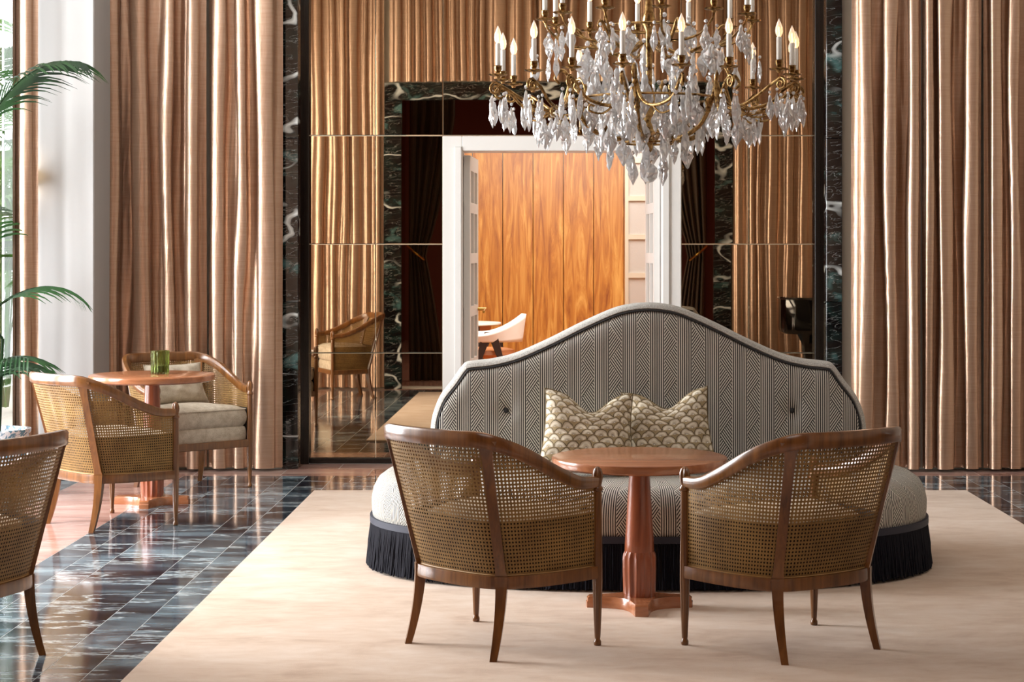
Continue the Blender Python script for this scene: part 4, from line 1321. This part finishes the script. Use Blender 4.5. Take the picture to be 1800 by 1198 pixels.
# ------------------------------------------------------------------ palm and garden
def frond_mesh(mat, length, elev, droop, leaf_len, nl, seed):
    r = random.Random(seed)
    m = MB()
    pts = []
    p = Vector((0, 0, 0)); d = elev
    steps = 22
    for i in range(steps + 1):
        pts.append(p.copy())
        p = p + Vector((math.cos(d), 0, math.sin(d))) * (length / steps)
        d -= droop / steps * (0.4 + 1.2 * i / steps)
    m.tube(pts, lambda t: 0.008 * (1 - 0.8 * t) + 0.001, 5)
    for k in range(nl):
        t = 0.22 + 0.78 * k / (nl - 1)
        f = t * steps; i = min(int(f), steps - 1)
        b = pts[i].lerp(pts[i + 1], f - i)
        tan = (pts[i + 1] - pts[i]).normalized()
        L = leaf_len * (0.55 + 0.9 * math.sin(PI * (0.15 + 0.8 * t))) * r.uniform(0.85, 1.1)
        for s in (-1, 1):
            dr = (tan * (0.75 + 0.5 * t) + Vector((0, s * 0.85, 0.10))).normalized()
            q = b.copy(); wv = Vector((0, 0, 1)).cross(dr).normalized() * 0.5 + Vector((0, 0, 1)) * 0.5
            wv.normalize()
            prev = None
            W = 0.009 * (leaf_len / 0.3) ** 0.5
            ns = 5
            for e in range(ns + 1):
                tt = e / ns
                w = W * math.sin(PI * min(0.98, 0.18 + 0.82 * tt)) ** 0.8
                cur = (len(m.v), len(m.v) + 1)
                m.v.append(tuple(q - wv * w)); m.v.append(tuple(q + wv * w))
                if prev: m.face([prev[0], prev[1], cur[1], cur[0]])
                prev = cur
                dr = (dr + Vector((0, 0, -0.16 - 0.10 * tt))).normalized()
                q = q + dr * (L / ns)
    return m.mesh('frond', False, [M[mat]])
def palm(label, loc, fronds, mat, name='potted_palm', pot=True, seed=0, stems=5, group=None):
    t = thing(name, label, 'plant', loc, 0, group)
    if pot:
        obj('pot', MB().lathe([(0.12, 0.0), (0.135, 0.01), (0.175, 0.16), (0.185, 0.28), (0.175, 0.34), (0.19, 0.36), (0.19, 0.375), (0.165, 0.375), (0.16, 0.33), (0.02, 0.33)], 0, 0, 36), 'pot', t, smooth=50)
        obj('soil', MB().lathe([(0.162, 0.325), (0.14, 0.338), (0.01, 0.345)], 0, 0, 20), 'plant_soil', t, smooth=True)
    for x, y, z, az, L, el, dr, ll, nl, sd in fronds:
        b = MB()
        b.tube(catmull([(x * 0.25, y * 0.25, 0.33 if pot else 0.0), (x * 0.5, y * 0.5, z * 0.5), (x, y, z)], 8), 0.009, 6)
        st = obj('stem', b, mat, t, smooth=True)
        link('frond', frond_mesh(mat, L, el, dr, ll, nl, sd), t, (x, y, z), (0, 0, az))
    return t
fr_ = [(-0.12, 0.0, 1.98, -0.12, 0.86, 1.25, 1.45, 0.32, 24, 1),
       (-0.02, -0.25, 2.1, 2.9, 1.1, 1.2, 1.5, 0.34, 22, 2), (0.0, -0.05, 1.35, -2.0, 0.9, 0.9, 1.2, 0.3, 20, 3),
       (-0.05, 0.02, 1.05, 0.5, 0.55, 0.7, 1.4, 0.24, 14, 4), (0.03, 0.0, 0.9, 3.4, 0.8, 0.9, 1.2, 0.3, 18, 5),
       (-0.05, -0.03, 0.62, 0.1, 0.42, 0.8, 1.7, 0.2, 10, 6), (-0.05, 0.03, 1.3, 2.0, 0.8, 1.0, 1.2, 0.3, 18, 7), (-0.08, -0.05, 1.9, 3.9, 1.0, 1.3, 1.4, 0.32, 20, 8),
       (-0.04, 0.04, 0.75, 4.3, 0.7, 0.8, 1.2, 0.28, 16, 9), (-0.1, 0.0, 1.5, 2.6, 0.75, 1.25, 0.9, 0.28, 16, 10), (-0.12, -0.02, 0.55, 5.6, 0.6, 0.9, 1.2, 0.26, 14, 12)]
palm('tall kentia palm in a blue and white pot by the window', (-3.27, 10.62, 0), fr_, 'leaf')
def garden(label, loc, seed, h=2.6):
    r = random.Random(seed)
    f = [(r.uniform(-0.15, 0.15), r.uniform(-0.15, 0.15), h * r.uniform(0.25, 0.95), r.uniform(0, 6.28), r.uniform(0.7, 1.0), r.uniform(0.7, 1.2), r.uniform(0.8, 1.6), 0.40, 26, seed * 10 + i) for i in range(16)]
    palm(label, loc, f, 'leaf_out', 'garden_palm', False, group='palms in the garden outside')
garden('sunlit green palm growing outside the window, close to the glass', (-4.5, 13.75, 0), 1, 3.7)
garden('sunlit green palm growing outside, behind the one near the glass', (-5.0, 16.4, 0), 2, 3.2)
garden('sunlit green palm outside, furthest from the glass', (-5.9, 19.3, 0), 3, 2.8)
struct(obj('ground_outside', MB().box(-12, -3.5, YM + 0.2, 26, -0.2, -0.05), 'outdoor_paving'))

# ------------------------------------------------------------------ far room furniture
ec = thing('easy_chair', 'white shell armchair with dark angled legs beyond the doorway', 'chair', (-0.66, 17.3, 0))
def shell(u, v):
    a = -0.62 + 2.0 * u           # around the back, from one arm to the other
    ang = math.radians(-115 + 230 * u)
    r = 0.30
    x = 0.30 * math.cos(ang); y = 0.30 * math.sin(ang)
    hgt = 0.60 + 0.0 * v
    rise = 0.20 * max(0.0, math.cos(ang * 0.85)) ** 2
    z = 0.55 - 0.05 * (1 - rise / 0.2) + v * (0.06 + rise) + 0.06 * (1 - rise / 0.2)
    return (x * (1 + 0.12 * v), y * (1 + 0.10 * v), z)
bm = MB().grid(shell, 28, 6)
sh = obj('back_shell', bm, 'white_fabric', ec, smooth='all')
sm = sh.modifiers.new('thick', 'SOLIDIFY'); sm.thickness = 0.045; sm.offset = 0
obj('seat', MB().lathe([(0.02, 0.40), (0.25, 0.40), (0.28, 0.43), (0.27, 0.47), (0.2, 0.485), (0.02, 0.49)], -0.03, 0, 32), 'tan_leather', ec, smooth=50)
for sy in (-1, 1):
    for dx in (-0.22, 0.24):
        b = MB()
        p0 = Vector((0.02 + dx * 0.12, sy * 0.30, 0.62)); p1 = Vector((0.02 + dx, sy * 0.31, 0.0))
        b.rings([[(p.x - w, p.y - 0.016, p.z), (p.x + w, p.y - 0.016, p.z), (p.x + w, p.y + 0.016, p.z), (p.x - w, p.y + 0.016, p.z)] for p, w in ((p1, 0.018), (p0.lerp(p1, 0.3), 0.03), (p0, 0.045))])
        obj('leg', b, 'dark_leg', ec)
et = thing('dining_table', 'pale round table top beside the white shell armchair beyond the doorway', 'table', (-1.05, 18.2, 0))
obj('table_top', MB().lathe([(0.02, 0.665), (0.46, 0.665), (0.48, 0.675), (0.48, 0.69), (0.02, 0.69)], 0, 0, 48), 'white_fabric', et, smooth=30)
obj('apron', MB().lathe([(0.36, 0.60), (0.38, 0.60), (0.38, 0.665), (0.36, 0.665)], 0, 0, 40), 'tan_leather', et, smooth=40)
for k in range(4):
    a = PI / 4 + k * PI / 2
    obj('leg', MB().tube([(0.36 * math.cos(a), 0.36 * math.sin(a), 0.665), (0.42 * math.cos(a), 0.42 * math.sin(a), 0.0)], lambda t: 0.022 - 0.008 * t, 10), 'dark_leg', et, smooth=True)

# ------------------------------------------------------------------ grand piano (just outside the frame, seen in the mirror)
pn = thing('grand_piano', 'black lacquered grand piano reflected in the mirror by the right jamb', 'piano', (2.19, 6.5, 0))
ol = [(0.06, -0.30), (0.0, -0.20), (0.0, 0.0), (0.03, 0.14), (0.14, 0.24), (0.35, 0.30), (0.62, 0.36), (0.85, 0.52), (1.05, 0.62), (1.45, 0.64), (1.45, -0.42), (0.25, -0.42), (0.12, -0.38)]
cen = (0.75, 0.05)
def ring_(k, z): return [(cen[0] + (x - cen[0]) * k, cen[1] + (y - cen[1]) * k, z) for x, y in ol]
obj('case', MB().rings([ring_(0.96, 0.60), ring_(0.99, 0.62), ring_(1.0, 0.65), ring_(1.0, 0.93)]), 'black_lacquer', pn, smooth=35)
obj('lid', MB().rings([ring_(1.01, 0.932), ring_(1.015, 0.945), ring_(1.01, 0.955)]), 'black_lacquer', pn)
kb_ = obj('keyboard', MB().box(1.45, 1.62, -0.40, 0.62, 0.66, 0.70), 'black_lacquer', pn)
for k in range(36):
    y = -0.38 + k * 0.0275
    obj('white_key', MB().box(1.46, 1.61, y, y + 0.0255, 0.701, 0.715), 'ivory', kb_)
for x, y in ((0.28, -0.12), (1.35, 0.52), (1.35, -0.32)):
    obj('leg', MB().lathe([(0.035, 0.05), (0.04, 0.06), (0.045, 0.35), (0.065, 0.5), (0.11, 0.60)], x, y, 8), 'black_lacquer', pn)
    obj('caster', MB().lathe([(0.01, 0.0), (0.028, 0.01), (0.028, 0.045), (0.015, 0.055)], x, y, 12), 'gold', pn, smooth=40)
ly = MB()
for dy in (-0.06, 0.06): ly.box(1.30, 1.33, 0.10 + dy - 0.012, 0.10 + dy + 0.012, 0.10, 0.62)
ly.box(1.28, 1.38, -0.02, 0.22, 0.05, 0.11)
obj('pedal_lyre', ly, 'black_lacquer', pn)
